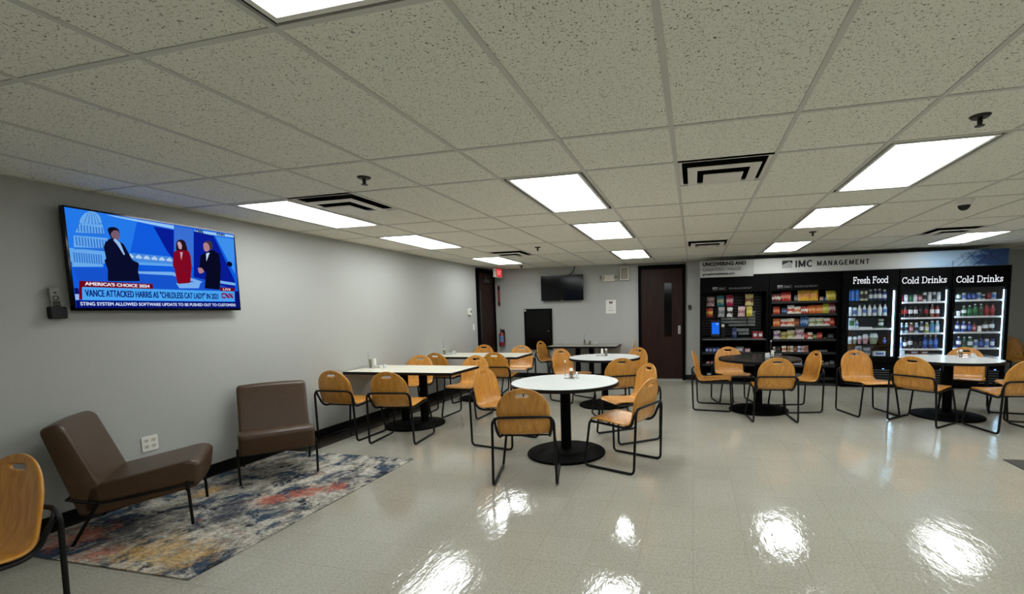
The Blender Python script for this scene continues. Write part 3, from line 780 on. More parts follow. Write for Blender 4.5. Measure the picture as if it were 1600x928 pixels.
caddy(-2.13, 9.38, H, 0, 'wire condiment caddy with a tall post on the dim back wall table', .22)
shaker('pepper_shaker', -2.185, 9.36, H+.006, 'brown shaker left of the post on the dim back wall table', M_DIMJAR, M_DIMJAR, .10)
shaker('salt_shaker', -2.08, 9.38, H+.006, 'brown shaker right of the post on the dim back wall table', M_DIMJAR, M_DIMJAR, .075)

# ================================================================ BROWN ARMCHAIRS AND RUG
def cushion(prof, hw, dome=.012, nw=12, r=.03):
    """closed side profile (y,z) swept across x, with softly rounded sides"""
    mb = MB(); n = len(prof); cy = sum(p[0] for p in prof)/n; cz = sum(p[1] for p in prof)/n
    rows = []
    us = [-1+2*k/nw for k in range(nw+1)]
    ext = []
    for k in range(5):
        a = PI/2*k/4; ext.append((-hw+r*(1-math.sin(a)) , r*(1-math.cos(a))))
    xs = []
    for k in range(5):                                             # left rounding
        a = PI/2*k/4; xs.append((-hw+r*(1-math.sin(a)), r*(1-math.cos(a))))
    xs = xs[::-1]
    left = [(-hw+r*(1-math.cos(PI/2*k/4)), r*(1-math.sin(PI/2*k/4))) for k in range(5)]
    mid = [(-hw+r+(2*hw-2*r)*k/nw, 0.) for k in range(1, nw)]
    right = [(-x, s) for x, s in left[::-1]]
    for x, sh in left+mid+right:
        q = 1-(x/hw)**2
        row = []
        for (y, z) in prof:
            dy, dz = y-cy, z-cz; L = math.hypot(dy, dz)
            k = (L-sh+dome*q)/L
            row.append((x, cy+dy*k, cz+dz*k))
        rows.append(row+[row[0]])
    mb.sheet(rows)
    mb.face(list(range(n))); o = (len(rows)-1)*(n+1); mb.face([o+i for i in range(n)])
    return mb
def armchair(x, y, fx, fy, label):
    t = thing('armless_lounge_chair', label, 'armchair', (x, y, 0), math.atan2(-fx, fy), 'brown armless lounge chairs')
    def cl(pts, r): return [(p.y, p.z) for p in fillet([(0, a, b) for a, b in pts], r, 5, True)]
    sp = cl([(.36, .265), (.385, .43), (.33, .46), (-.20, .375), (-.24, .20), (-.16, .185)], [.03, .045, .05, .02, .03, .03])
    q = cushion(sp, .282, .012); s = q.build('seat_cushion', M_LEATHER, t, smooth=60)
    bp = cl([(-.125, .37), (-.262, .775), (-.30, .797), (-.372, .772), (-.235, .185), (-.14, .20)], [.03, .04, .03, .03, .03, .03])
    q = cushion(bp, .282, .010); q.build('backrest', M_LEATHER, t, smooth=60)
    q = MB()
    for sx in (-1, 1):
        q.tube(fillet([(sx*.29, .345, .30), (sx*.29, -.14, .262), (sx*.29, -.280, .318)], .06, 6), .009, 8)
    q.tube([(-.29, .30, .262), (.29, .30, .262)], .009, 8); q.tube([(-.29, -.20, .178), (.29, -.20, .178)], .009, 8)
    q.tube([(-.29, -.280, .318), (.29, -.280, .318)], .009, 8)
    q.build('frame', M_STEEL, t)
    for sx in (-1, 1):
        q = MB(); q.tube(fillet([(sx*.291, .305, .32), (sx*.294, .31, .24), (sx*.288, .315, .0)], .05, 4), .0095, 8); q.build('leg', M_STEEL, t)
        q = MB(); q.tube([(sx*.29, -.14, .275), (sx*.27, -.29, .0)], .0095, 8); q.build('leg', M_STEEL, t)
    return t
armchair(-3.81, 2.38, .715, .70, 'brown leather armless lounge chair below the big television, seen from its side')
armchair(-3.79, 3.48, .75, -.66, 'brown leather armless lounge chair on the far end of the rug, facing the camera')
mb = MB(); mb.box(-4.22, -2.695, 1.855, 3.985, .0021, .009); tag(mb.build('area_rug', M_RUG, smooth=0), 'grey rug with faded navy, orange and ochre patches under the brown armchairs', 'rug')
mb = MB(); mb.add([(2.735, 3.9, .001), (3.9, 3.9, .001), (3.9, 4.97, .001), (2.745, 4.94, .001), (2.735, 3.9, .006), (3.9, 3.9, .006), (3.9, 4.97, .006), (2.745, 4.94, .006)], [(0,1,2,3), (4,5,6,7), (0,1,5,4), (1,2,6,5), (2,3,7,6), (3,0,4,7)])
tag(mb.build('floor_mat', mat('dark_mat', (52,48,42), .7, noise=.2, nscale=80.), smooth=0), 'dark grey floor mat at the right edge, on the shiny floor', 'mat')
# ================================================================ THINGS ON THE WALLS
# big television on the left wall: x faces the room
TX, TY0, TY1, TZ0, TZ1 = -4.215, 2.3647, 3.5847, 1.5247, 2.2178
t = thing('television', 'big lit television on the left wall showing a news show', 'television', (TX, (TY0+TY1)/2, TZ0-.012))
loc = rel(t)
q = MB(); q.rbox(TX-.035, TX-.001, TY0-.012, TY1+.012, TZ0-.02, TZ1+.012, .006, axis='x'); loc(q.build('bezel', M_GLOSSBLACK, t))
q = MB(); q.box(TX-.06, TX-.035, TY0+.2, TY1-.2, TZ0+.1, TZ1-.15); q.box(XL+.001, TX-.06, TY0+.4, TY1-.4, TZ0+.2, TZ1-.25); loc(q.build('wall_mount', M_MATBLACK, t, smooth=0))
def scr(u, v, d): return (TX+.0004+d, TY0+u*(TY1-TY0), TZ0+v*(TZ1-TZ0))
LAY = [0]
def pic(name, polys, col, label=None, k=1.):
    LAY[0] += 1
    mb = MB()
    for p in polys: mb.poly([(min(1, max(0, a)), min(1, max(0, b))) for a, b in p], lambda u, v, d: scr(u, v, .00012*LAY[0]))
    return loc(mb.build(name, glow('screen_%d_%d_%d' % col, col, SCREEN*k), SCR, smooth=0))
mb = MB(); mb.poly([(0,0),(1,0),(1,1),(0,1)], lambda u, v, d: scr(u, v, 0)); SCR = loc(mb.build('screen', glow('screen_blue', (16,92,224), SCREEN), t, smooth=0))
def sm(pts, r=.02): return [(p.x, p.y) for p in fillet([(a, b, 0) for a, b in pts], r, 4, True)]
pic('picture_sky', [[(0,1),(.36,1),(.30,.62),(0,.60)]], (36,122,236))
pic('picture_haze', [[(.0,.60),(.55,.60),(.55,.50),(.0,.46)]], (96,168,240))
DOME = [(.058,.852),(.067,.909),(.088,.966),(.115,1.0),(.141,1.0),(.161,.967),(.169,.886)]
pic('picture_dome', [sm(DOME), [(.057,.849),(.169,.883),(.175,.785),(.037,.761)], [(.027,.728),(.188,.742),(.183,.637),(.022,.611)], [(.011,.573),(.158,.585),(.15,.434),(.004,.412)]], (108,172,238))
cols = []
for (u0, u1, v0, v1, n) in ((.045,.172,.775,.845,9), (.03,.182,.63,.72,11), (.012,.15,.46,.56,12)):
    for k in range(n):
        u = u0+(u1-u0)*(k+.3)/n; cols.append([(u, v0), (u+.006, v0), (u+.006, v1), (u, v1)])
cols += [[(.036,.752),(.178,.776),(.178,.768),(.036,.744)], [(.022,.604),(.186,.63),(.186,.618),(.022,.592)]]
for k in range(5): cols.append([(.082+.018*k,.87),(.086+.018*k,.87),(.108+.008*k,.985),(.106+.008*k,.985)])
pic('picture_columns', cols, (44,112,206))
pic('picture_city', [[(.273,.609),(.555,.612),(.55,.527),(.268,.51)]], (70,140,226))
pic('picture_roofs', [[(.28+.045*k,.575),(.30+.045*k,.60),(.315+.045*k,.575),(.315+.045*k,.555),(.28+.045*k,.555)] for k in range(6)], (176,206,240))
pic('picture_beam', [[(.192,.991),(.574,.988),(.572,.945),(.237,.979)], [(.71,.98),(1,.985),(1,.953),(.708,.94)]], (150,200,244))
pic('picture_dark_panel', [[(.446,.94),(.569,.934),(.551,.58),(.513,.678)], [(.703,.956),(.843,.942),(.98,.366),(.973,.245),(.668,.291)]], (8,28,150))
pic('picture_pale_panel', [[(.577,.985),(.702,.98),(.677,.514),(.552,.527)]], (58,112,214))
pic('picture_side_panel', [[(.856,.934),(1,.936),(.985,.464)]], (62,146,240))
pic('picture_desk', [[(.009,.40),(.334,.43),(.532,.43),(.76,.36),(.98,.24),(.98,.22),(.027,.22)]], (22,84,206))
pic('picture_desk_edge', [[(.32,.41),(.533,.432),(.732,.335),(.71,.31),(.53,.39),(.33,.385)], [(.76,.379),(.981,.342),(.979,.306),(.759,.344)], [(.55,.30),(.72,.335),(.70,.25),(.57,.24)]], (120,176,240))
pic('picture_suit', [sm([(.202,.746),(.172,.691),(.163,.642),(.169,.522),(.158,.501),(.171,.409),(.164,.285),(.335,.302),(.33,.421),(.341,.503),(.306,.531),(.268,.695),(.238,.732)], .012)], (10,14,44))
pic('picture_head', [sm([(.191,.837),(.204,.863),(.231,.871),(.249,.853),(.254,.807),(.244,.756),(.228,.714),(.21,.729),(.199,.773)])], (12,14,34))
pic('picture_face', [sm([(.225,.837),(.246,.837),(.255,.788),(.245,.747),(.228,.718),(.207,.762),(.205,.799)])], (120,92,110))
pic('picture_shirt', [[(.225,.748),(.249,.709),(.268,.588),(.262,.577),(.235,.678),(.215,.73)]], (150,190,240))
pic('picture_hair', [sm([(.578,.80),(.607,.837),(.635,.823),(.645,.748),(.65,.62),(.58,.63),(.572,.713)])], (34,18,30))
pic('picture_red_jacket', [sm([(.556,.676),(.594,.706),(.653,.707),(.664,.644),(.665,.512),(.644,.311),(.56,.291),(.549,.473),(.54,.514)], .012)], (128,8,34))
pic('picture_pale_face', [sm([(.583,.79),(.600,.81),(.614,.77),(.608,.714),(.590,.715)]), [(.595,.678),(.614,.682),(.599,.578)]], (196,160,176))
pic('picture_dark_suit', [sm([(.778,.715),(.826,.755),(.873,.707),(.876,.544),(.853,.241),(.741,.252),(.762,.459),(.719,.52),(.735,.669)], .012)], (8,10,36))
pic('picture_grey_hair', [sm([(.762,.83),(.793,.868),(.825,.858),(.829,.778),(.808,.74),(.77,.74)])], (60,52,66))
pic('picture_second_face', [sm([(.760,.82),(.785,.844),(.803,.808),(.806,.752),(.778,.715),(.760,.741)]), sm([(.704,.507),(.735,.511),(.752,.457),(.712,.43)])], (176,128,136))
pic('picture_second_shirt', [[(.775,.699),(.802,.716),(.772,.596)]], (190,214,246))
pic('picture_dark_ball', [sm(arc(.947,.59,.022,.036,0,330,10), .005)], (6,10,40))
pic('picture_red_banner', [[(.027,.275),(.406,.278),(.405,.217),(.035,.203),(.03,.085),(.014,.09)]], (112,4,26)); pic('picture_live_patch', [[(.856,.274),(.969,.273),(.966,.227),(.853,.225)]], (112,4,26))
pic('picture_ticker', [[(0,.075),(1,.085),(1,0),(0,0)], [(0,.20),(.019,.20),(.019,.07),(0,.07)], [(.966,.23),(1,.23),(1,.08),(.964,.08)]], (6,18,112))
pic('picture_headline_box', [[(.037,.214),(.856,.225),(.967,.225),(.962,.09),(.031,.081)]], (74,166,246))
pic('picture_mark', [[(.0,.14),(.019,.14),(.016,.08),(.0,.08)]], (150,184,240))
def say(name, s, box, col, bold=0., sp=1., fat=0.):
    LAY[0] += 1
    mb = text_to(s, box, lambda u, v, d: scr(u, v, .00012*LAY[0]), bold, sp, fat)
    return loc(mb.build(name, glow('screen_%d_%d_%d' % col, col, SCREEN), SCR, smooth=0))
say('banner_lettering', "AMERICA'S CHOICE 2024", (.052,.233,.385,.266), (236,226,240), .0, 1., .0012)
say('headline_lettering', 'VANCE ATTACKED HARRIS AS "CHILDLESS CAT LADY" IN 2021', (.048,.118,.835,.190), (6,26,110), 0., 1., .0012)
say('ticker_lettering', 'STING SYSTEM ALLOWED SOFTWARE UPDATE TO BE PUSHED OUT TO CUSTOMERS', (.02,.025,.965,.060), (206,220,250), 0., 1., .0008)
say('live_lettering', 'LIVE', (.878,.236,.935,.263), (236,220,230), .0, 1.15, .0008)
say('channel_lettering', 'CNN', (.862,.132,.948,.198), (130,8,60), .0, 1., .004)
say('wall_channel_lettering', 'CNN', (.715,.945,.765,.985), (16,26,90), .0, 1., .002)
say('wall_channel_lettering', 'CNN', (.866,.955,.925,.982), (16,26,90), .0, 1., .002)

t = thing('remote_holder', 'small black wall pocket at the lower left of the big television', 'holder', (XL, 2.29, 1.45))
q = MB(); q.rbox(.0, .045, -.042, .042, 0, .085, .012, axis='x'); q.build('pocket', M_BLACK, t)
t = thing('remote_control', 'grey remote control standing in the black wall pocket', 'remote control', (XL+.022, 2.288, 1.49))
t.rotation_euler = (.05, .06, 0)
q = MB(); q.rbox(-.009, .009, -.026, .026, 0, .175, .008, axis='x'); q.build('body', mat('grey_remote', (126,126,120), .45), t)
pad = MB(); pad.box(.009, .0098, -.020, .020, .028, .086); pad = pad.build('keypad', mat('dark_keypad', (60,60,58), .5), t, smooth=0)
for k in range(3):
    for j in range(3): q = MB(); q.box(.0098, .0108, -.018+.013*k, -.009+.013*k, .03+.018*j, .04+.018*j); q.build('button', M_BLACK, pad, smooth=0)
q = MB(); q.box(.009, .0105, -.007, .007, .135, .145); q.build('power_button', M_BLACK, t, smooth=0)
q = MB(); q.tube([(.0095, .014*math.cos(a*PI/8), .105+.014*math.sin(a*PI/8)) for a in range(16)], .003, 6, closed=True); q.build('ring_button', M_BLACK, t)

def outlet_plate(y, z):
    t = thing('wall_outlet', 'white four-socket wall outlet plate between the brown armchairs', 'outlet', (XL, y, z))
    q = MB(); q.rbox(0, .007, -.058, .058, -.06, .06, .006, axis='x'); q.build('plate', M_WHITE, t)
    for (a, b) in ((-.026, .024), (.026, .024), (-.026, -.024), (.026, -.024)):
        q = MB(); q.rbox(.007, .0095, a-.017, a+.017, b-.014, b+.014, .012, axis='x'); s = q.build('socket', M_IVORY, t)
        q = MB()
        for dy in (-.007, .005): q.box(.0095, .0102, a+dy, a+dy+.003, b-.002, b+.007)
        q.tube([(.0094, a, b-.008), (.0102, a, b-.008)], .0028, 8); q.build('slots', M_BLACK, s, smooth=0)
outlet_plate(2.77, .435)
t = thing('thermostat', 'small white thermostat on the left wall near the far dark door', 'thermostat', (XL, 8.43, 1.46))
q = MB(); q.rbox(0, .03, -.05, .05, -.06, .07, .01, axis='x'); q.build('body', M_WHITE, t); q = MB(); q.box(.03, .031, .0, .04, -.02, .03); q.build('display', M_BLACK, t, smooth=0)
q = MB(); q.lathe([(0, 0), (.012, 0), (.012, .01), (0, .01)], 12, (.012, -.01, -.076)); q.build('knob', M_BLACK, t)
t = thing('light_switch', 'white light switch on the left wall beside the far dark door', 'switch', (XL, 8.6, 1.15))
q = MB(); q.rbox(0, .006, -.038, .038, -.06, .06, .005, axis='x'); q.build('plate', M_WHITE, t); q = MB(); q.box(.006, .011, -.014, .014, -.03, .03); q.build('rocker', M_WHITE, t, smooth=0)
# exit sign
t = thing('exit_sign', 'white and red exit sign hanging at the far left dark door', 'exit sign', (-4.01, 9.25, ZC))
q = MB(); q.rbox(-.035, .03, -.15, .15, -.205, -.02, .006, axis='y'); q.build('housing', M_WHITE, t); q = MB(); q.tube([(0, 0, -.02), (0, 0, 0)], .012, 8); q.build('stem', M_WHITE, t)
q = MB(); q.box(.03, .034, -.14, .14, -.195, -.03); f = q.build('face', glow('exit_red', (232,60,62), .8), t, smooth=0)
text_to('EXIT', (-.10, -.16, .10, -.065), lambda u, v, d: (.0345, u, v), .03).build('lettering', glow('exit_white', (250,150,140), 1.), f, smooth=0)
# fire extinguisher on the back wall beside the left door
M_RED = mat('extinguisher_red', (128,18,20), .3)
t = thing('fire_extinguisher', 'red fire extinguisher hanging in the far left corner', 'fire extinguisher', (-4.10, YB-.085, .70))
q = MB(); q.lathe([(0, 0), (.05, 0), (.06, .01), (.06, .24), (.05, .28), (.022, .305), (.02, .32), (0, .32)], 24); c = q.build('cylinder', M_RED, t)
q = MB(); n = 14
rows = [[(.0608*math.cos(a), .0608*math.sin(a), z) for a in [math.radians(215+150*k/n-30) for k in range(n+1)]] for z in (.09, .23)]
q.sheet(rows); q.build('label', mat('blue_label', (84,112,150), .5), c)
q = MB(); q.box(-.016, .016, -.03, .05, .32, .35); q.tube([(0, -.02, .35), (0, -.07, .385)], .008, 8); q.tube([(0, -.02, .335), (0, -.075, .34)], .007, 8); q.build('valve', M_BLACK, t, smooth=0)
q = MB(); q.tube(fillet([(.016, 0, .335), (.075, -.01, .33), (.07, -.01, .08)], .05, 6), .009, 8); q.build('hose', M_BLACK, t)
q = MB(); q.box(-.03, .03, .045, .084, .05, .36); q.build('bracket', M_BLACK, t, smooth=0)
t = thing('extinguisher_sign', 'narrow red vertical sign above the fire extinguisher', 'sign', (-4.17, YB, 1.57))
q = MB(); q.box(-.028, .028, -.006, 0, 0, .46); q.build('panel', mat('dull_red', (132,66,58), .5), t, smooth=0); q = MB(); q.box(-.02, .02, -.008, -.006, .36, .43); q.box(-.02, .02, -.008, -.006, .03, .09); q.build('marks', M_BLACK, t, smooth=0)
# dark television on the back wall
t = thing('wall_television', 'switched-off black television on the back wall', 'television', (-2.70, YB, 1.66))
q = MB(); q.rbox(-.46, .46, -.10, -.06, 0, .53, .008, axis='y'); q.build('bezel', M_GLOSSBLACK, t); q = MB(); q.box(-.445, .445, -.1012, -.1, .02, .515); q.build('screen', mat('dark_screen', (3,3,4), .12, spec=.2), t, smooth=0)
q = MB(); q.box(-.15, .15, -.06, 0, .1, .4); q.build('wall_mount', M_MATBLACK, t, smooth=0)
q = MB(); q.box(-.09, -.075, -.1, -.06, -.012, 0); q.box(.12, .135, -.1, -.06, -.012, 0); q.build('bracket_hook', M_BLACK, t, smooth=0)
q = MB(); q.box(-.015, .015, -.1018, -.1012, .006, .014); q.build('badge', M_ALU, t, smooth=0)
tag(MB().tube(fillet([(-2.62, YB-.05, 2.17), (-2.5, YB-.03, 2.21), (-2.44, YB-.02, 2.31), (-2.43, YB-.015, ZC)], .1, 8), .009, 8).build('television_cable', M_BLACK), 'black cable curving from the back wall television up to the ceiling', 'cable')
# black access door
t = thing('wall_cabinet', 'black flat wall cabinet under the dark television', 'cabinet', (-3.27, YB, .62))
q = MB()
for (a, b, c, d_) in ((-.31, -.28, 0, .88), (.28, .31, 0, .88), (-.28, .28, 0, .03), (-.28, .28, .85, .88)): q.box(a, b, -.05, 0, c, d_)
q.build('frame', M_MATBLACK, t, smooth=0); q = MB(); q.box(-.28, .28, -.035, -.003, .03, .85); dd = q.build('door', mat('cabinet_black', (3,3,3), .2, spec=.2), t, smooth=0)
q = MB(); q.lathe([(0, 0), (.012, 0), (.010, .02), (0, .02)], 12); kb = q.build('knob', M_ALU, dd); kb.location = (.235, -.035, .40); kb.rotation_euler = (PI/2, 0, 0)
q = MB(); q.box(-.30, -.265, -.053, -.05, .83, .865); q.build('tag', M_IVORY, t, smooth=0)
# notice, emergency light, speaker, card reader
t = thing('paper_notice', 'white paper notice taped to the back wall left of the dark door', 'notice', (-1.675, YB, 1.37))
q = MB(); q.box(-.105, .105, -.002, 0, 0, .28); q.build('sheet', M_PAPER, t, smooth=0)
q = MB()
q.poly([(-.035,.205),(.035,.205),(.035,.255),(.015,.255),(.012,.235),(-.012,.235),(-.015,.255),(-.035,.255)], lambda u, v, d: (u, -.0024, v)); q.build('picture', mat('print_brown', (62,52,46), .7), t, smooth=0)
q = MB()
for (a, z, h) in ((.022, .165, .008), (.048, .112, .008), (.075, .068, .008), (.07, .05, .006)):
    n_ = int(a*2/.012)
    for k in range(n_): q.box(-a+k*.012, -a+k*.012+.008, -.0026, -.002, z, z+h)
q.build('print_lines', mat('print_grey', (128,126,120), .8), t, smooth=0)
t = thing('emergency_light', 'white emergency light with two lamp heads, high on the back wall', 'emergency light', (-1.695, YB, 2.03))
q = MB(); q.rbox(-.12, .12, -.06, 0, 0, .13, .015, axis='y'); q.build('housing', M_IVORY, t)
for sx in (-1, 1):
    q = MB(); M = Matrix.Translation((sx*.135, -.06, .085)) @ Matrix.Rotation(PI/2, 4, 'X') @ Matrix.Rotation(sx*.5, 4, 'Y')
    mm = MB(); mm.lathe([(0, -.03), (.03, -.03), (.052, .0), (.055, .03), (.045, .034), (0, .030)], 20); q.add([tuple(M @ Vector(p)) for p in mm.v], mm.f); lh = q.build('lamp_head', M_IVORY, t)
    q = MB(); mm = MB(); mm.lathe([(0, .033), (.044, .0345), (.040, .042), (0, .046)], 20); q.add([tuple(M @ Vector(p)) for p in mm.v], mm.f); q.build('lens', mat('lamp_lens', (120,118,110), .15), lh)
t = thing('wall_speaker', 'white wall speaker box high beside the dark wood door', 'speaker', (-1.37, YB, 2.04))
q = MB(); q.rbox(-.09, .09, -.10, 0, 0, .27, .008, axis='z'); q.build('cabinet', M_IVORY, t); q = MB(); q.box(-.072, .072, -.106, -.1, .02, .25); q.build('grille', mat('speaker_grey', (142,138,124), .8, noise=.2, nscale=400.), t, smooth=0)
t = thing('card_reader', 'small dark card reader on the wall right of the wood door', 'card reader', (-.08, YB, 1.41))
q = MB(); q.rbox(-.03, .03, -.03, 0, 0, .1, .006, axis='y'); q.build('body', mat('reader_grey', (70,66,58), .5), t); q = MB(); q.box(-.018, .018, -.032, -.03, .045, .085); q.build('reader_face', M_BLACK, t, smooth=0)
# ================================================================ SNACK CABINETS AND COOLERS
FY = 9.05                      # front plane of the bank
def wallx(u, v, d): return (u, FY-.012-d, v)
BACK = YB-.01
# --- banner over the bank
t = thing('banner_sign', 'long grey-white banner sign across the top of the vending bank', 'sign', (2.99, FY, 2.02))
tl = rel(t)
M_SIGN = mat('banner_white', (186,186,182), .5)
q = MB(); q.box(1.05, 4.93, FY-.01, FY+.02, 2.035, 2.30); tl(q.build('board', M_SIGN, t, smooth=0))
M_INK = mat('black_ink', (16,16,16), .6); M_INKG = mat('grey_ink', (128,128,126), .6)
def ink(name, mb, m, p=None): return tl(mb.build(name, m, p or t, smooth=0))
def wy(e): return lambda u, v, d: (u, FY-.0105-e, v)
ink('lettering', slab_text('IMC', 1.745, 2.122, .122, .29, wy(.001), SANS, 1.75, .10), M_INK)
ink('lettering', slab_text('MANAGEMENT', 2.10, 2.135, .087, .825, wy(.001), SANS, 1.75, .22), M_INK)
def emblem(x0, x1, z0, z1, m1, m2, yfn, parent, tlf):
    w, h = x1-x0, z1-z0
    q = MB(); q.poly([(x0,z0+.42*h),(x0,z1),(x1,z1),(x1,z0+.55*h),(x0+.72*w,z0+.86*h)], yfn(.001)); tlf(q.build('emblem_sky', m1, parent, smooth=0))
    q = MB()
    for k in range(7):
        a = .86-.115*k; b0 = max(0, .40-.115*k)
        pk = (x0+.72*w, z0+a*h); 
        q.poly([(x0, z0+max(0, .36-.115*k)*h), pk, (x1, z0+max(0, .5-.115*k)*h), (x1, z0+max(0, .5-.115*k-.075)*h), (pk[0], pk[1]-.085*h), (x0, z0+max(0, .36-.115*k-.075)*h)], yfn(.001))
    tlf(q.build('emblem_hill', m2, parent, smooth=0))
emblem(1.53, 1.70, 2.112, 2.25, M_INK, M_INKG, wy, t, tl)
def m_sky():
    m, nt, b = newmat('printed_sky'); L = nt.links.new
    tc = N(nt, 'ShaderNodeTexCoord'); s = N(nt, 'ShaderNodeSeparateXYZ'); L(tc.outputs['Generated'], s.inputs[0])
    n = N(nt, 'ShaderNodeTexNoise', Scale=5., Detail=5.); L(tc.outputs['Generated'], n.inputs['Vector'])
    ma = N(nt, 'ShaderNodeMath', operation='MULTIPLY_ADD'); L(n.outputs['Fac'], ma.inputs[0]); ma.inputs[1].default_value = .45; L(s.outputs[0], ma.inputs[2])
    r = ramp(nt, [(.20, rgb(186,186,182)), (.45, rgb(172,186,198)), (.62, rgb(150,178,204)), (.85, rgb(140,164,190)), (1.15, rgb(62,98,146)), (1.3, rgb(38,66,112))]); L(ma.outputs[0], r.inputs['Fac'])
    L(r.outputs[0], b.inputs['Base Color']); b.inputs['Roughness'].default_value = .5
    return m
q = MB(); q.poly([(3.35,2.036),(4.93,2.036),(4.93,2.299),(3.35,2.299)], wy(.0)); ph = ink('sky_print', q, m_sky())
# glass tower print (lines in a 1600 x 320 layout of the printed end)
def pp(x, y): return (3.40+x/1560*1.53, 2.296-(y-70+x*.034)/212*.26)
def stroke(a, b, wd):
    A, B = Vector(pp(*a)), Vector(pp(*b)); n = (B-A).normalized(); n = Vector((-n.y, n.x))*wd/2
    cl = lambda p: (min(4.929, max(3.36, p.x)), min(2.298, max(2.037, p.y)))
    return [cl(A-n), cl(B-n), cl(B+n), cl(A+n)]
q = MB()
for a, b, wd in (((840,300),(1095,60),.012), ((1060,290),(1235,130),.02), ((1150,60),(1410,280),.012), ((1235,130),(1160,60),.008), ((1290,95),(1530,250),.024), ((990,65),(1165,290),.009), ((660,285),(960,75),.006), ((720,290),(930,110),.006), ((770,175),(770,300),.008), ((880,80),(970,290),.005), ((1240,280),(1320,205),.006), ((1400,130),(1500,70),.010), ((1290,90),(1340,50),.02)):
    q.poly(stroke(a, b, wd), wy(.001))
ink('tower_print', q, mat('print_navy', (26,44,78), .5), ph)
# --- small left sign
t = thing('corner_sign', 'small grey sign with three lines of lettering at the left end of the banner', 'sign', (.58, FY, 2.0))
tl = rel(t)
q = MB(); q.box(.115, 1.045, FY-.03, FY+.02, 2.0, 2.298); tl(q.build('board', mat('sign_grey', (164,164,160), .5), t, smooth=0))
def wz(e): return lambda u, v, d: (u, FY-.0305-e, v)
ink('lettering', text_to('UNCOVERING AND', (.165, 2.209, .915, 2.272), wz(.001), .01, 1., .0035), M_INK)
ink('lettering', text_to('CREATING VALUE', (.165, 2.114, .835, 2.178), wz(.001), 0., 1., .001), M_INKG)
ink('lettering', text_to('groupimcrealestate.com', (.165, 2.028, .725, 2.082), wz(.001), 0., 1., .002), mat('dark_ink', (60,60,58), .6))

# --- open cabinets
def open_cabinet(name, label, x0, x1, shelves, ledge=None):
    t_ = thing(name, label, 'cabinet', ((x0+x1)/2, FY, 0))
    L = rel(t_)
    q = MB(); q.box(x0, x0+.04, FY, BACK, .05, 2.03); q.box(x1-.04, x1, FY, BACK, .05, 2.03); q.box(x0+.04, x1-.04, BACK-.02, BACK, .05, 2.03)
    q.box(x0+.04, x1-.04, FY+.02, BACK-.02, 1.96, 2.03); q.box(x0+.04, x1-.04, FY+.05, BACK-.02, .05, .10); L(q.build('carcass', M_MATBLACK, t_, smooth=0))
    q = MB(); q.box(x0+.04, x1-.04, FY, FY+.02, 1.72, 2.03); hd = L(q.build('header_panel', M_MATBLACK, t_, smooth=0))
    q = MB(); q.box(x0+.02, x1-.02, FY+.06, FY+.08, 0, .05); L(q.build('kick_plate', mat('kick_grey', (34,34,32), .5), t_, smooth=0))
    for z in shelves:
        q = MB(); q.box(x0+.04, x1-.04, FY+.03, BACK-.02, z-.018, z); q.box(x0+.04, x1-.04, FY+.022, FY+.03, z-.03, z+.012); L(q.build('shelf', mat('shelf_black', (9,9,9), .45), t_, smooth=0))
    if ledge:
        q = MB(); q.box(x0+.04, x1-.04, FY-.03, BACK-.02, ledge-.02, ledge); q.build; L(q.build('counter', mat('counter_steel', (96,96,98), .35, metal=.5), t_, smooth=0))
    return t_, L, hd
M_FAINT = mat('faint_silver', (84,84,84), .5)
AX0, AX1, BX0, BX1 = .12, 1.32, 1.33, 2.49
tA, LA, hA = open_cabinet('kiosk_cabinet', 'black open cabinet with the payment tablet and hanging snack packets, leftmost of the bank', AX0, AX1, [.38, .60, .16], .86)
tB, LB, hB = open_cabinet('snack_cabinet', 'black open snack cabinet with rows of bagged chips, between the tablet cabinet and the coolers', BX0, BX1, [.145, .37, .605, .84, 1.07, 1.295, 1.52])
def wk(e): return lambda u, v, d: (u, FY-.0005-e, v)
for (a, hd, Lf) in ((.34, hA, LA), (1.46, hB, LB)):
    s = 1 if hd is hA else .95
    Lf(slab_text('IMC', a+.11, 1.765, .05, .14, wk(.001), SANS, 1.6, .1).build('lettering', M_FAINT, hd, smooth=0))
    Lf(slab_text('MANAGEMENT', a+.29, 1.772, .034, .40*s, wk(.001), SANS, 1.6, .22).build('lettering', M_FAINT, hd, smooth=0))
    emblem(a, a+.09, 1.762, 1.818, M_INKG, M_FAINT, wk, hd, Lf)
# slatted back and clear racks in the tablet cabinet
q = MB()
for k in range(18): q.box(AX0+.05, AX1-.05, BACK-.028, BACK-.02, .9+.055*k, .9+.055*k+.04)
LA(q.build('slat_wall', mat('dark_green_slat', (8,14,11), .4), tA, smooth=0))
M_RACK = mat('clear_grey_rack', (120,126,124), .3)
q = MB()
def rack(x0, x1, z0, z1, y, nx):
    q.box(x0, x1, y, y+.004, z0, z1)
    for k in range(nx+1):
        xx = x0+(x1-x0)*k/nx; q.box(xx-.002, xx+.002, y-.03, y, z0, z1)
    q.box(x0, x1, y-.03, y, z0, z0+.003)
for z in (1.145, 1.205): rack(.52, .98, z, z+.042, 9.42, 5)
for z in (1.085, 1.145, 1.205, 1.265, 1.325): rack(1.0, 1.13, z, z+.045, 9.42, 2)
rack(.66, .98, 1.085, 1.125, 9.42, 5); rack(.80, 1.02, .985, 1.035, 9.42, 4); rack(.84, 1.02, .92, .97, 9.42, 4)
LA(q.build('clear_rack', M_RACK, tA, smooth=0))
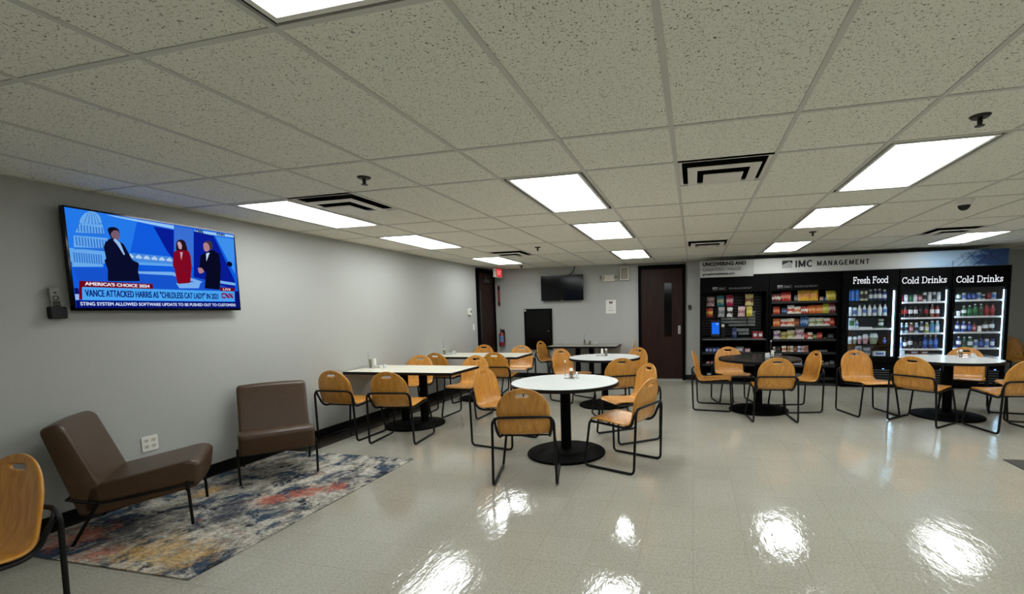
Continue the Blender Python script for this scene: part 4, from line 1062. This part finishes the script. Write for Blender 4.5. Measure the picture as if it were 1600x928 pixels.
# payment tablet
t = thing('payment_tablet', 'glowing blue payment tablet on a stand in the leftmost cabinet', 'tablet', (.40, 9.15, .86))
q = MB(); q.lathe([(0, 0), (.07, 0), (.07, .012), (.02, .018), (.016, .06), (0, .06)], 20); q.build('stand', M_BLACK, t)
M = Matrix.Translation((0, -.01, .19)) @ Matrix.Rotation(-.22, 4, 'X')
q = MB(); q.box(-.078, .078, -.006, .010, -.15, .15, 0, M); tb = q.build('tablet_body', M_BLACK, t, smooth=0)
q = MB(); q.box(-.066, .066, -.0075, -.006, -.105, .115, 0, M); q.build('screen', glow('tablet_blue', (30,110,236), .9), tb, smooth=0)
q = MB(); q.box(.012, .05, -.0085, -.0075, .075, .10, 0, M); q.build('screen_mark', glow('tablet_pale', (140,190,250), .9), tb, smooth=0)
t = thing('card_terminal', 'small black card terminal beside the payment tablet', 'card terminal', (.535, 9.2, .86))
q = MB(); q.rbox(-.04, .04, -.03, .03, 0, .30, .01); q.build('body', M_BLACK, t); q = MB(); q.box(-.025, .025, -.032, -.03, .22, .27); q.build('display', mat('pale_display', (196,196,188), .4), t, smooth=0)

# --- packets -------------------------------------------------------------
def bag_mesh():
    mb = MB(); nx, nz = 10, 14
    def side(sg):
        rows = []
        for j in range(nz+1):
            v = j/nz; row = []
            for i in range(nx+1):
                u = i/nx*2-1
                b = (max(0, 1-abs(u)**2.2)**.7)*(max(0, 1-abs(2*v-1)**3.)**.8)
                pin = .90+.10*abs(2*v-1)**3+.05*math.sin(2.2*v+.4)*(1-abs(2*v-1)**2)
                wob = .035*math.sin(7*u+2*sg+5*v)*math.sin(9*v+u)
                zz = v+.018*math.sin(5*u+1.)*(v > .97)
                row.append((u*.5*pin, sg*(.17*b+wob*b*.6), zz))
            rows.append(row)
        return rows
    mb.sheet(side(-1)); mb.sheet(side(1))
    return mb
BAGM = bag_mesh().mesh('snack_bag', M_PAPER, 60)
COLS = {'dr': ((96,22,20),(188,168,150)), 'red': ((150,26,24),(206,120,96)), 'gry': ((70,72,72),(110,112,112)), 'yel': ((206,160,40),(198,128,60)), 'pink': ((150,110,100),(190,160,140)),
 'blu': ((40,80,130),(120,150,190)), 'oli': ((176,160,44),(206,196,90)), 'ro': ((150,48,24),(200,110,70)), 'nav': ((26,36,78),(80,90,130)), 'wr': ((214,206,196),(170,50,40)),
 'wo': ((216,204,188),(196,100,40)), 'rw': ((170,60,40),(218,206,190)), 'or': ((192,92,30),(220,150,90)), 'yg': ((160,160,40),(200,200,100)), 'mar': ((104,26,40),(190,160,160)),
 'br': ((110,58,26),(150,90,50)), 'wg': ((214,212,200),(120,130,80)), 'wp': ((206,196,204),(120,80,110)), 'ylw': ((190,172,96),(120,110,60)), 'wy': ((210,204,170),(150,140,70)),
 'wpk': ((216,200,204),(150,110,124)), 'grn': ((70,104,44),(130,150,90)), 'dk': ((36,34,34),(70,66,62)), 'w': ((200,196,186),(140,130,120)), 'tan': ((176,146,104),(120,90,60)),
 'wb': ((196,202,214),(80,110,150)), 'pw': ((204,170,170),(150,110,110)), 'pb': ((160,110,96),(120,80,70)), 'pk': ((168,140,140),(110,80,84)), 'teal': ((36,106,112),(150,150,120)),
 'crim': ((150,24,60),(206,150,160)), 'crm': ((216,196,130),(120,76,40)), 'ry': ((150,40,24),(206,160,60)), 'sil': ((150,152,152),(104,106,108)), 'wd': ((206,204,200),(60,58,58))}
CN = {'dr': 'dark red', 'red': 'red', 'gry': 'grey', 'yel': 'yellow', 'pink': 'dull pink', 'blu': 'blue', 'oli': 'olive yellow', 'ro': 'rust red', 'nav': 'navy', 'wr': 'white and red', 'wo': 'white and orange', 'rw': 'red and white', 'or': 'orange', 'yg': 'yellow green', 'mar': 'maroon', 'br': 'brown', 'wg': 'white and green', 'wp': 'white and purple', 'ylw': 'pale yellow', 'wy': 'cream and yellow', 'wpk': 'large white and pink', 'grn': 'green', 'dk': 'dark', 'w': 'white', 'tan': 'tan', 'wb': 'white and blue', 'pw': 'pink and white', 'pb': 'pinkish brown', 'pk': 'grey pink', 'teal': 'teal', 'crim': 'crimson', 'crm': 'cream and brown', 'ry': 'red and yellow', 'sil': 'silver', 'wd': 'white and dark'}
ORD = ['first', 'second', 'third', 'fourth', 'fifth', 'sixth', 'seventh', 'eighth', 'ninth', 'tenth', 'eleventh', 'twelfth']
first = {}
def bag(x, y, z, w_, h, ck, label, group, tilt=0., kind='snack_bag', cat='snack bag', thick=.5):
    m = m_bag(*COLS[ck])
    if kind not in first:
        me = BAGM.copy(); me.materials.clear(); me.materials.append(m); o = bpy.data.objects.new(kind, me); first[kind] = o
    else: o = first[kind].copy()
    COL.objects.link(o)
    o.location = (x, y, z); o.scale = (w_*1.0, min(w_, .15)*thick*1.5, h); o.rotation_euler = (tilt, random.uniform(-.05, .05), random.uniform(-.14, .14))
    setmat(o, 0, m)
    return tag(o, label, cat, group)
BR = [('top', 1.52, [(1.468,.179,.155,'dr'),(1.638,.167,.187,'red'),(1.799,.076,.114,'gry'),(1.855,.080,.201,'yel'),(1.956,.154,.227,'yel'),(2.097,.137,.213,'yel'),(2.219,.070,.076,'pink'),(2.307,.074,.075,'blu'),(2.385,.190,.189,'oli')]),
 ('second', 1.295, [(1.472,.132,.141,'ro'),(1.603,.105,.120,'nav'),(1.715,.124,.165,'wr'),(1.831,.114,.140,'wo'),(1.948,.125,.144,'rw'),(2.076,.129,.159,'or'),(2.196,.117,.158,'or'),(2.301,.111,.182,'yg'),(2.405,.13,.20,'mar')]),
 ('third', 1.07, [(1.476,.133,.154,'or'),(1.597,.116,.148,'wr'),(1.715,.134,.153,'wo'),(1.824,.091,.144,'br'),(1.940,.147,.190,'blu'),(2.076,.127,.159,'wg'),(2.201,.127,.158,'wg'),(2.317,.112,.150,'wr'),(2.395,.11,.150,'red')]),
 ('fourth', .84, [(1.483,.126,.164,'wp'),(1.602,.116,.140,'ylw'),(1.725,.137,.170,'wy'),(1.867,.156,.21,'wpk'),(1.972,.060,.118,'red'),(2.043,.088,.126,'wr'),(2.124,.068,.086,'grn'),(2.205,.090,.118,'red'),(2.299,.069,.040,'dk'),(2.39,.105,.093,'dk')]),
 ('fifth', .605, [(1.440,.045,.102,'w'),(1.484,.037,.102,'dk'),(1.528,.045,.102,'dk'),(1.615,.085,.115,'wo'),(1.689,.054,.115,'tan'),(1.744,.061,.114,'w'),(1.803,.061,.114,'br'),(1.868,.061,.114,'wb'),(1.927,.054,.114,'pw'),(1.989,.070,.121,'pb'),(2.265,.149,.043,'gry')]),
 ('sixth', .37, [(1.843,.154,.083,'wb'),(2.230,.117,.082,'tan'),(2.333,.070,.062,'gry'),(2.42,.09,.082,'gry')]),
 ('lowest', .145, [(1.853,.119,.075,'gry')])]
for nm, z, items in BR:
    for k, (x, w_, h, c) in enumerate(items):
        pl = 'only one' if len(items) == 1 else ORD[k]+' from the left'
        bag(x, 9.16, z, w_, h, c, '%s packet, %s, %s shelf of the snack cabinet' % (CN[c], pl, nm), 'packets in the snack cabinet', -.08)
# hanging packets: peg hooks belong to the cabinet
AR = [('upper', 1.47, [(.310,.147,.180,'pk'),(.494,.134,.199,'teal'),(.665,.131,.205,'crim'),(1.009,.153,.214,'crm')]), ('lower', 1.265, [(.297,.127,.173,'ry'),(.508,.126,.187,'sil'),(.661,.103,.179,'wd'),(.871,.132,.189,'pw'),(1.016,.114,.188,'oli')])]
q = MB()
for nm, z, items in AR:
    for k, (x, w_, h, c) in enumerate(items):
        bag(x, 9.27, z, w_, h, c, '%s hanging packet, %s from left, %s row above the tablet' % (CN[c], ORD[k], nm), 'packets hanging in the tablet cabinet', 0)
        q.tube([(x, 9.245, z+h-.008), (x, BACK-.028, z+h-.008)], .003, 6)
LA(q.build('peg_hooks', M_ALU, tA))
for (x, w_, h, c, lab) in ((.748,.086,.200,'nav','blue foil bag standing on the ledge right of the payment tablet'),):
    bag(x, 9.2, .86, w_, h, c, lab, None)
M_REDB = mat('red_box', (120,24,22), .45); M_BLUEB = mat('blue_box', (40,66,130), .45); M_GREYB = mat('grey_box', (104,104,102), .5); M_PINKB = mat('pink_box', (170,120,126), .5); M_TOPW = mat('pale_print', (190,190,196), .5)
bxp = []
def carton(x, y, z, w_, d_, h, m, label, group):
    if not bxp:
        t_ = thing('snack_carton', label, 'carton', (x, y, z), 0, group)
        q = MB(); q.box(-.5, .5, -.5, .5, 0, 1.); q.build('box', m, t_, smooth=0)
        q = MB(); q.box(-.32, .32, -.506, -.5, .3, .72); q.build('front_label', M_TOPW, t_, smooth=0)
        t_.scale = (w_, d_, h); bxp.append(note(t_)); c = t_
    else: c = dup(bxp[0], (x, y, z), 0, label, group, (w_, d_, h))
    for o in [o for o in bpy.data.objects if o.parent == c]:
        if o.name.startswith('box'): setmat(o, 0, m)
for k, (x, w_) in enumerate(((.247,.06),(.313,.06),(.382,.062),(.452,.066))):
    carton(x, 9.2, .60, w_, .1, .086, M_BLUEB, 'blue carton, %s from the left on the shelf under the payment tablet' % ORD[k], 'cartons under the tablet')
carton(.839, 9.22, .60, .14, .12, .105, M_GREYB, 'grey carton on the shelf under the ledge, behind the black round table', 'cartons under the tablet')
carton(.978, 9.2, .60, .10, .10, .073, M_PINKB, 'pinkish carton right of the grey carton, under the cabinet ledge', 'cartons under the tablet')
for k, x in enumerate((.268, .350)): carton(x, 9.2, .38, .07, .1, .05, M_REDB, 'red carton, %s on the low shelf at the left of the bank' % ('left one' if k == 0 else 'right one'), 'cartons under the tablet')
for k, x in enumerate((1.108, 1.200)): carton(x, 9.2, .86, .088, .1, .13, M_REDB, 'red carton on the ledge right of the tablet, %s of two' % ('left' if k == 0 else 'right'), 'cartons under the tablet')
carton(.981, 9.2, .38, .10, .1, .04, M_GREYB, 'flat grey carton on the low shelf behind the black table', 'cartons under the tablet')
carton(.295, 9.2, .16, .10, .1, .045, M_GREYB, 'flat grey carton on the lowest shelf at the left of the bank', 'cartons under the tablet')

# --- coolers -------------------------------------------------------------
M_IN = mat('cooler_inside', (58,62,66), .5); M_SHW = mat('white_shelf', (214,218,222), .4)
M_LEDFILL = glow('led_fill', (198,226,255), LED); M_LEDV = glow('led_cyan', (178,226,255), 10.)
CF = 8.97                      # cooler door plane
def cooler(name, label, x0, x1, gx0, gx1, gz0, gz1, shelves, title, tb, dark_shelf):
    t_ = thing(name, label, 'refrigerator', ((x0+x1)/2, CF, 0))
    L = rel(t_)
    B0 = CF+.05
    q = MB(); q.box(x0, x0+.035, B0, BACK, .05, 2.03); q.box(x1-.035, x1, B0, BACK, .05, 2.03); q.box(x0+.035, x1-.035, B0, BACK, 1.76, 2.03); q.box(x0+.035, x1-.035, B0, BACK, .05, gz0-.03); q.box(x0+.035, x1-.035, BACK-.02, BACK, gz0-.03, 1.76)
    L(q.build('carcass', M_MATBLACK, t_, smooth=0))
    q = MB(); e = .003
    q.box(x0+.035, x0+.035+e, B0, BACK-.02, gz0-.03, 1.76); q.box(x1-.035-e, x1-.035, B0, BACK-.02, gz0-.03, 1.76); q.box(x0+.038, x1-.038, BACK-.023, BACK-.02, gz0-.03, 1.76); q.box(x0+.038, x1-.038, B0, BACK-.023, 1.757, 1.76)
    L(q.build('liner', M_IN, t_, smooth=0))
    q = MB(); q.box(x0+.005, x1-.005, CF, B0, 1.745, 2.025); hd = L(q.build('header_panel', M_MATBLACK, t_, smooth=0))
    L(slab_text(title, tb[0], tb[2], tb[3], tb[1]-tb[0], lambda u, v, d: (u, CF-.0015, v)).build('lettering', glow('header_white', (240,244,250), 1.0), hd, smooth=0))
    q = MB(); q.box(x0+.006, gx0, CF, CF+.045, .44, 1.74); q.box(gx1, x1-.006, CF, CF+.045, .44, 1.74); q.box(gx0, gx1, CF, CF+.045, gz1, 1.74); q.box(gx0, gx1, CF, CF+.045, .44, gz0); dr = L(q.build('door', M_MATBLACK, t_, smooth=0))
    q = MB(); q.box(gx0, gx1, CF+.018, CF+.024, gz0, gz1); L(q.build('glass_pane', M_GLASS, dr, smooth=0))
    q = MB(); q.tube(fillet([(gx0-.035, CF, .95), (gx0-.035, CF-.04, .95), (gx0-.035, CF-.04, 1.28), (gx0-.035, CF, 1.28)], .02, 4), .009, 8); L(q.build('handle', M_BLACK, dr))
    for z in shelves:
        q = MB(); q.box(x0+.04, x1-.045, CF+.075, BACK-.03, z-.014, z); q.box(x0+.04, x1-.045, CF+.068, CF+.075, z-.026, z+.004); L(q.build('shelf', M_MATBLACK if dark_shelf and abs(z-1.03) > .05 else M_SHW, t_, smooth=0))
    lw_ = .022 if dark_shelf else .013
    q = MB(); q.box(gx1-.006-lw_, gx1-.006, CF+.048, CF+.056, gz0+.01, gz1-.05); L(q.build('led_strip', M_LEDV, t_, smooth=0))
    q = MB(); q.box(x0+.045, x0+.055, CF+.052, CF+.06, gz0+.01, gz1-.05); L(q.build('led_strip', M_LEDFILL, t_, smooth=0))  # unseen strip behind the left door frame, added to brighten the inside
    q = MB(); q.box(x0+.006, x1-.006, CF+.02, CF+.05, .05, .43); L(q.build('base_panel', M_MATBLACK, t_, smooth=0))
    q = MB()
    for k in range(6): q.box(x0+.45, x1-.09, CF+.012, CF+.02, .10+.04*k, .118+.04*k)
    L(q.build('grille', mat('grille_grey', (66,68,70), .4), t_, smooth=0))
    q = MB(); q.box(x0+.66, x0+.69, CF+.016, CF+.02, .325, .34); L(q.build('status_light', glow('status_blue', (110,160,255), 2.), t_, smooth=0))
    for sx in (x0+.05, x1-.05):
        q = MB()
        for yy in (B0+.05, BACK-.08): q.lathe([(0, 0), (.018, 0), (.018, .05), (0, .05)], 10, (sx, yy, 0))
        L(q.build('foot', M_BLACK, t_))
    return t_
S1 = [1.505, 1.24, 1.03, .755, .545]
cooler('fresh_food_cooler', 'black glass-door cooler lettered Fresh Food, left of the drink coolers', 2.50, 3.36, 2.61, 3.325, .54, 1.72, S1, 'Fresh Food', (2.66, 3.20, 1.80, .115), True)
S2 = [1.47, 1.205, .945, .675, .575]
cooler('drinks_cooler', 'middle black glass-door cooler lettered Cold Drinks, next to the fresh food cooler', 3.365, 4.13, 3.41, 4.09, .55, 1.71, S2, 'Cold Drinks', (3.40, 4.055, 1.775, .11), False)
S3 = [1.485, 1.215, .955, .69, .54]
cooler('drinks_cooler', 'rightmost black glass-door cooler lettered Cold Drinks, at the end of the bank', 4.135, 4.95, 4.185, 4.895, .50, 1.69, S3, 'Cold Drinks', (4.185, 4.84, 1.765, .11), False)
# bank top filler above the coolers
# --- bottles and cans ----------------------------------------------------
def lm(prof, n=18, m=0): return MB().lathe(prof, n, m=m)
BODY = {'bottle': [(0,0),(.40,0),(.47,.03),(.48,.10),(.45,.35),(.48,.45),(.48,.58),(.42,.70),(.24,.84),(.17,.88),(.17,.93),(0,.93)],
        'wide_bottle': [(0,0),(.42,0),(.48,.03),(.48,.55),(.46,.66),(.36,.78),(.26,.83),(.26,.88),(0,.88)],
        'can': [(0,0),(.38,0),(.47,.04),(.48,.08),(.48,.88),(.40,.97),(.41,1.),(.38,1.),(.36,.98),(0,.98)]}
CAP = {'bottle': [(.19,.90),(.19,1.),(0,1.)], 'wide_bottle': [(.29,.86),(.29,1.),(0,1.)], 'can': [(.385,.975),(.40,1.003),(.37,1.003),(.36,.985),(0,.985)]}
LBL = {'bottle': (.30,.60,.492), 'wide_bottle': (.22,.55,.49), 'can': (.25,.7,.487)}
pro = {}
MB_ = {'cola': mat('cola_dark', (30,14,12), .12, coat=.5), 'water': mat('clear_drink', (150,176,196), .12, coat=.5), 'green': mat('green_drink', (24,82,52), .12, coat=.5), 'blue': mat('blue_drink', (36,66,150), .12, coat=.5),
       'redd': mat('red_drink', (120,22,24), .15, coat=.5), 'tea': mat('tea_drink', (120,70,40), .15, coat=.5), 'silver': mat('silver_can', (184,192,198), .3, metal=.3), 'bluecan': mat('blue_can', (50,130,220), .3), 'cream': mat('cream_can', (206,206,176), .35),
       'dkblue': mat('dark_blue_bottle', (40,58,92), .2, coat=.4), 'milk': mat('milk_white', (210,222,226), .3), 'purple': mat('purple_drink', (58,36,92), .15, coat=.5), 'navy': mat('navy_can', (24,40,110), .3), 'teal': mat('teal_drink', (60,150,160), .15, coat=.5), 'yellow': mat('lemon_drink', (170,166,70), .2, coat=.5)}
ML_ = {'w': mat('label_white', (210,214,216), .5), 'r': mat('label_red', (150,24,26), .5), 'k': mat('label_black', (28,28,30), .5), 'b': mat('label_blue', (70,110,180), .5), 'g': mat('label_green', (40,110,60), .5), 'y': mat('label_yellow', (196,180,80), .5), 'p': mat('label_pink', (190,130,150), .5)}
NMB = {'cola': 'dark cola', 'water': 'clear water', 'green': 'green', 'blue': 'blue', 'redd': 'red', 'tea': 'brown tea', 'silver': 'silver', 'bluecan': 'bright blue', 'cream': 'cream', 'dkblue': 'dark blue', 'milk': 'milk white', 'purple': 'purple', 'navy': 'navy', 'teal': 'teal', 'yellow': 'pale yellow'}
def drink(shape, x, y, z, w_, h, body, lab, label, group, cap='w'):
    if shape not in pro:
        kind = 'drink_can' if shape == 'can' else 'drink_bottle'
        t_ = thing(kind, label, 'can' if shape == 'can' else 'bottle', (x, y, z), 0, group)
        lm(BODY[shape]).build('body', MB_['cola'], t_)
        a, b, r = LBL[shape]; q = MB(); n = 18
        q.sheet([[(r*math.cos(2*PI*k/n), r*math.sin(2*PI*k/n), zz) for k in range(n+1)] for zz in (a, b)]); q.build('label_sleeve', ML_['w'], t_)
        lm(CAP[shape], 14).build('cap', M_WHITE, t_)
        t_.scale = (w_, w_, h); pro[shape] = note(t_); r_ = t_
    else: r_ = dup(pro[shape], (x, y, z), random.uniform(0, 6), label, group, (w_, w_, h))
    for o in r_.children:
        if o.name.startswith('body'): setmat(o, 0, MB_[body])
        elif o.name.startswith('label'): setmat(o, 0, ML_[lab])
        elif o.name.startswith('cap'): setmat(o, 0, M_ALU if shape == 'can' else (M_BLACK if cap == 'k' else M_WHITE))
def shelf_of(cooler_name, y, rows):
    for nm, z, items in rows:
        for k, (x, w_, h, sh, b, l) in enumerate(items):
            kind = 'can' if sh == 'can' else 'bottle'
            drink(sh, x, y, z, max(.05, w_), h, b, l, '%s %s, %s from left, %s shelf of the %s' % (NMB[b], kind, ORD[k], nm, cooler_name), 'drinks in the coolers', 'k' if b in ('cola', 'redd') else 'w')
shelf_of('fresh food cooler', 9.13, [
 ('top', S1[0], [(2.650,.060,.181,'can','bluecan','b'),(2.713,.062,.190,'can','bluecan','b'),(2.781,.066,.189,'can','bluecan','b'),(2.850,.065,.174,'can','cream','k'),(2.917,.065,.174,'can','cream','k'),(2.987,.066,.194,'wide_bottle','dkblue','w'),(3.057,.066,.202,'wide_bottle','dkblue','w'),(3.125,.066,.202,'wide_bottle','dkblue','w'),(3.200,.070,.185,'wide_bottle','blue','w')]),
 ('second', S1[1], [(2.676,.063,.164,'can','milk','w'),(2.748,.066,.155,'can','milk','b'),(2.824,.071,.198,'bottle','milk','w'),(2.901,.064,.198,'bottle','milk','b'),(2.980,.071,.197,'bottle','milk','w'),(3.059,.068,.197,'bottle','milk','b'),(3.141,.068,.202,'bottle','milk','w'),(3.218,.068,.202,'bottle','milk','b')]),
 ('fourth', S1[3], [(3.229,.055,.110,'bottle','blue','b')])])
R2 = [('top', S2[0], [(3.462,.054,.122,'can','redd','r'),(3.533,.061,.126,'can','silver','w'),(3.602,.065,.125,'can','green','g'),(3.669,.065,.125,'can','silver','w'),(3.743,.065,.125,'can','tea','p'),(3.808,.059,.160,'can','silver','k'),(3.882,.059,.160,'can','silver','w'),(3.947,.060,.160,'can','silver','k'),(4.014,.062,.159,'can','silver','w')]),
 ('second', S2[1], [(3.460,.060,.208,'bottle','cola','r'),(3.528,.066,.222,'bottle','cola','r'),(3.606,.068,.222,'bottle','cola','w'),(3.681,.067,.221,'bottle','cola','w'),(3.761,.068,.217,'bottle','cola','k'),(3.841,.065,.216,'bottle','cola','r'),(3.928,.065,.220,'bottle','tea','w'),(4.007,.065,.219,'bottle','redd','w')]),
 ('third', S2[2], [(3.480,.060,.173,'wide_bottle','water','k'),(3.558,.064,.173,'wide_bottle','water','k'),(3.630,.065,.172,'wide_bottle','tea','p'),(3.707,.067,.172,'wide_bottle','water','k'),(3.784,.066,.192,'wide_bottle','dkblue','w'),(3.863,.063,.175,'wide_bottle','yellow','w'),(3.939,.075,.201,'wide_bottle','teal','b'),(4.016,.066,.200,'wide_bottle','water','w')]),
 ('fourth', S2[3], [(3.475,.058,.194,'wide_bottle','water','b'),(3.548,.066,.193,'wide_bottle','cola','w'),(3.621,.074,.213,'bottle','cola','w'),(3.703,.062,.132,'wide_bottle','cola','k'),(3.777,.059,.152,'wide_bottle','cola','k'),(3.848,.069,.226,'bottle','blue','b'),(3.924,.074,.226,'bottle','dkblue','b'),(4.001,.070,.225,'bottle','blue','b')])]
shelf_of('middle cooler', 9.13, R2)
R3 = [('top', S3[0], [(4.238,.055,.109,'can','water','w'),(4.304,.066,.119,'can','green','w'),(4.382,.065,.119,'can','silver','b'),(4.454,.057,.112,'can','navy','b'),(4.522,.067,.112,'can','navy','b'),(4.593,.065,.118,'can','silver','b'),(4.660,.050,.088,'can','silver','k'),(4.734,.067,.118,'can','redd','r'),(4.804,.065,.117,'can','silver','b')]),
 ('second', S3[1], [(4.238,.05,.181,'bottle','green','g'),(4.392,.075,.172,'bottle','green','w'),(4.473,.074,.177,'bottle','green','g'),(4.552,.078,.201,'bottle','green','g'),(4.633,.076,.200,'bottle','green','k'),(4.713,.070,.209,'bottle','redd','r'),(4.797,.068,.218,'bottle','redd','r')]),
 ('third', S3[2], [(4.238,.05,.173,'bottle','purple','b'),(4.310,.063,.179,'bottle','navy','w'),(4.400,.078,.172,'bottle','blue','w'),(4.483,.068,.162,'bottle','navy','b'),(4.551,.060,.152,'wide_bottle','redd','p'),(4.707,.078,.190,'bottle','cola','w'),(4.797,.078,.203,'bottle','cola','w')]),
 ('fourth', S3[3], [(4.238,.05,.173,'bottle','purple','b'),(4.340,.073,.183,'bottle','navy','w'),(4.422,.070,.177,'bottle','green','k'),(4.506,.080,.182,'wide_bottle','green','w'),(4.588,.062,.132,'can','silver','b'),(4.663,.066,.142,'can','navy','b'),(4.741,.067,.142,'can','silver','b'),(4.822,.060,.141,'can','navy','w')])]
shelf_of('rightmost cooler', 9.13, R3)
# cups, tubs and trays
def cup(x, z, w_, h, label, y=9.13):
    t_ = thing('paper_cup', label, 'cup', (x, y, z)); q = MB(); q.lathe([(0, 0), (.36*w_, 0), (.48*w_, h), (.44*w_, h), (.34*w_, .01), (0, .01)], 18); q.build('cup_body', M_PAPER, t_)
    q = MB(); q.lathe([(.48*w_, h-.004), (.5*w_, h), (.48*w_, h+.004)], 18); q.build('rim', M_WHITE, t_)
cup(4.316, S3[1], .063, .084, 'white cup on the second shelf of the rightmost cooler'); cup(4.630, S3[2], .070, .093, 'white cup on the third shelf of the rightmost cooler')
M_TUBS = [mat('salad_pale', (200,206,196), .4, noise=.4, nscale=60.), mat('salad_pink', (196,150,160), .4, noise=.4, nscale=60.), mat('salad_green', (150,164,140), .4, noise=.5, nscale=60.)]
for k, (x, w_, h, mi) in enumerate(((2.690,.084,.127,0), (2.772,.072,.126,2), (2.845,.070,.141,1), (2.935,.100,.170,1), (3.062,.145,.184,2))):
    t_ = thing('salad_tub', 'round food tub, %s from the left on the fourth shelf of the fresh food cooler' % ORD[k], 'food tub', (x, 9.15, S1[3]), 0, 'food tubs in the fresh food cooler')
    t_.rotation_euler = (0, 0, k)
    q = MB(); q.lathe([(0, 0), (.32*w_, 0), (.48*w_, h*.6), (.49*w_, h*.62), (0, h*.62)], 20); q.build('tub', M_TUBS[mi], t_)
    q = MB(); q.lathe([(.5*w_, h*.62), (.5*w_, h*.66), (.40*w_, h*.92), (.3*w_, h), (0, h)], 20); q.build('lid', mat('tub_lid', (200,214,220), .12), t_)
def foodbox(name, label, x, z, w_, d_, h, m, m2, y=9.16, cat='food box'):
    t_ = thing(name, label, cat, (x, y, z)); q = MB(); q.rbox(-w_/2, w_/2, -d_/2, d_/2, 0, h, .008); q.build('box', m, t_)
    q = MB(); q.box(-w_*.36, w_*.36, -d_/2-.001, -d_/2, h*.25, h*.75); q.build('label_patch', m2, t_, smooth=0)
foodbox('sandwich_box', 'pale boxed sandwich on the third shelf of the fresh food cooler', 2.705, S1[2], .11, .09, .185, MB_['milk'], ML_['g'])
drink('bottle', 2.79, 9.13, S1[2], .056, .144, 'milk', 'b', 'milk white bottle beside the boxed sandwich on the third shelf of the fresh food cooler', 'drinks in the coolers')
foodbox('food_tray', 'flat food tray on the middle of the third shelf of the fresh food cooler', 2.924, S1[2], .20, .12, .022, MB_['milk'], ML_['w'], cat='food tray')
t_ = thing('lidded_jar', 'jar with a pale lid on the third shelf of the fresh food cooler', 'jar', (3.168, 9.14, S1[2])); lm([(0,0),(.034,0),(.038,.01),(.038,.11),(.032,.125),(0,.125)]).build('jar', MB_['green'], t_); lm([(.04,.125),(.04,.155),(0,.155)]).build('lid', MB_['cream'], t_)
q = MB(); q.sheet([[(.0386*math.cos(2*PI*k/18), .0386*math.sin(2*PI*k/18), z) for k in range(19)] for z in (.05, .10)]); q.build('label_sleeve', ML_['w'], t_)
foodbox('wrapped_food', 'pale wrapped food at the left of the lowest shelf of the fresh food cooler', 2.70, S1[4], .10, .09, .083, MB_['milk'], ML_['p'])
foodbox('wrapped_food', 'tall blue-white food carton on the lowest shelf of the fresh food cooler', 2.835, S1[4], .09, .06, .175, MB_['milk'], ML_['b'])
bag(2.971, 9.17, S1[4], .12, .141, 'wb', 'white and blue food bag on the lowest shelf of the fresh food cooler', None, -.05)
foodbox('food_tray', 'wide pale food tray at the right of the lowest shelf of the fresh food cooler', 3.155, S1[4], .18, .12, .08, MB_['milk'], ML_['b'], cat='food tray')
for k, (x, w_, c) in enumerate(((3.50,.09,MB_['milk']), (3.69,.12,MB_['redd']), (3.84,.115,MB_['redd']))): foodbox('drink_multipack', 'low drink pack on the bottom shelf of the middle cooler, %s from the left' % ORD[k], x, S2[4], w_, .1, .06, c, ML_['w'], cat='drink pack')
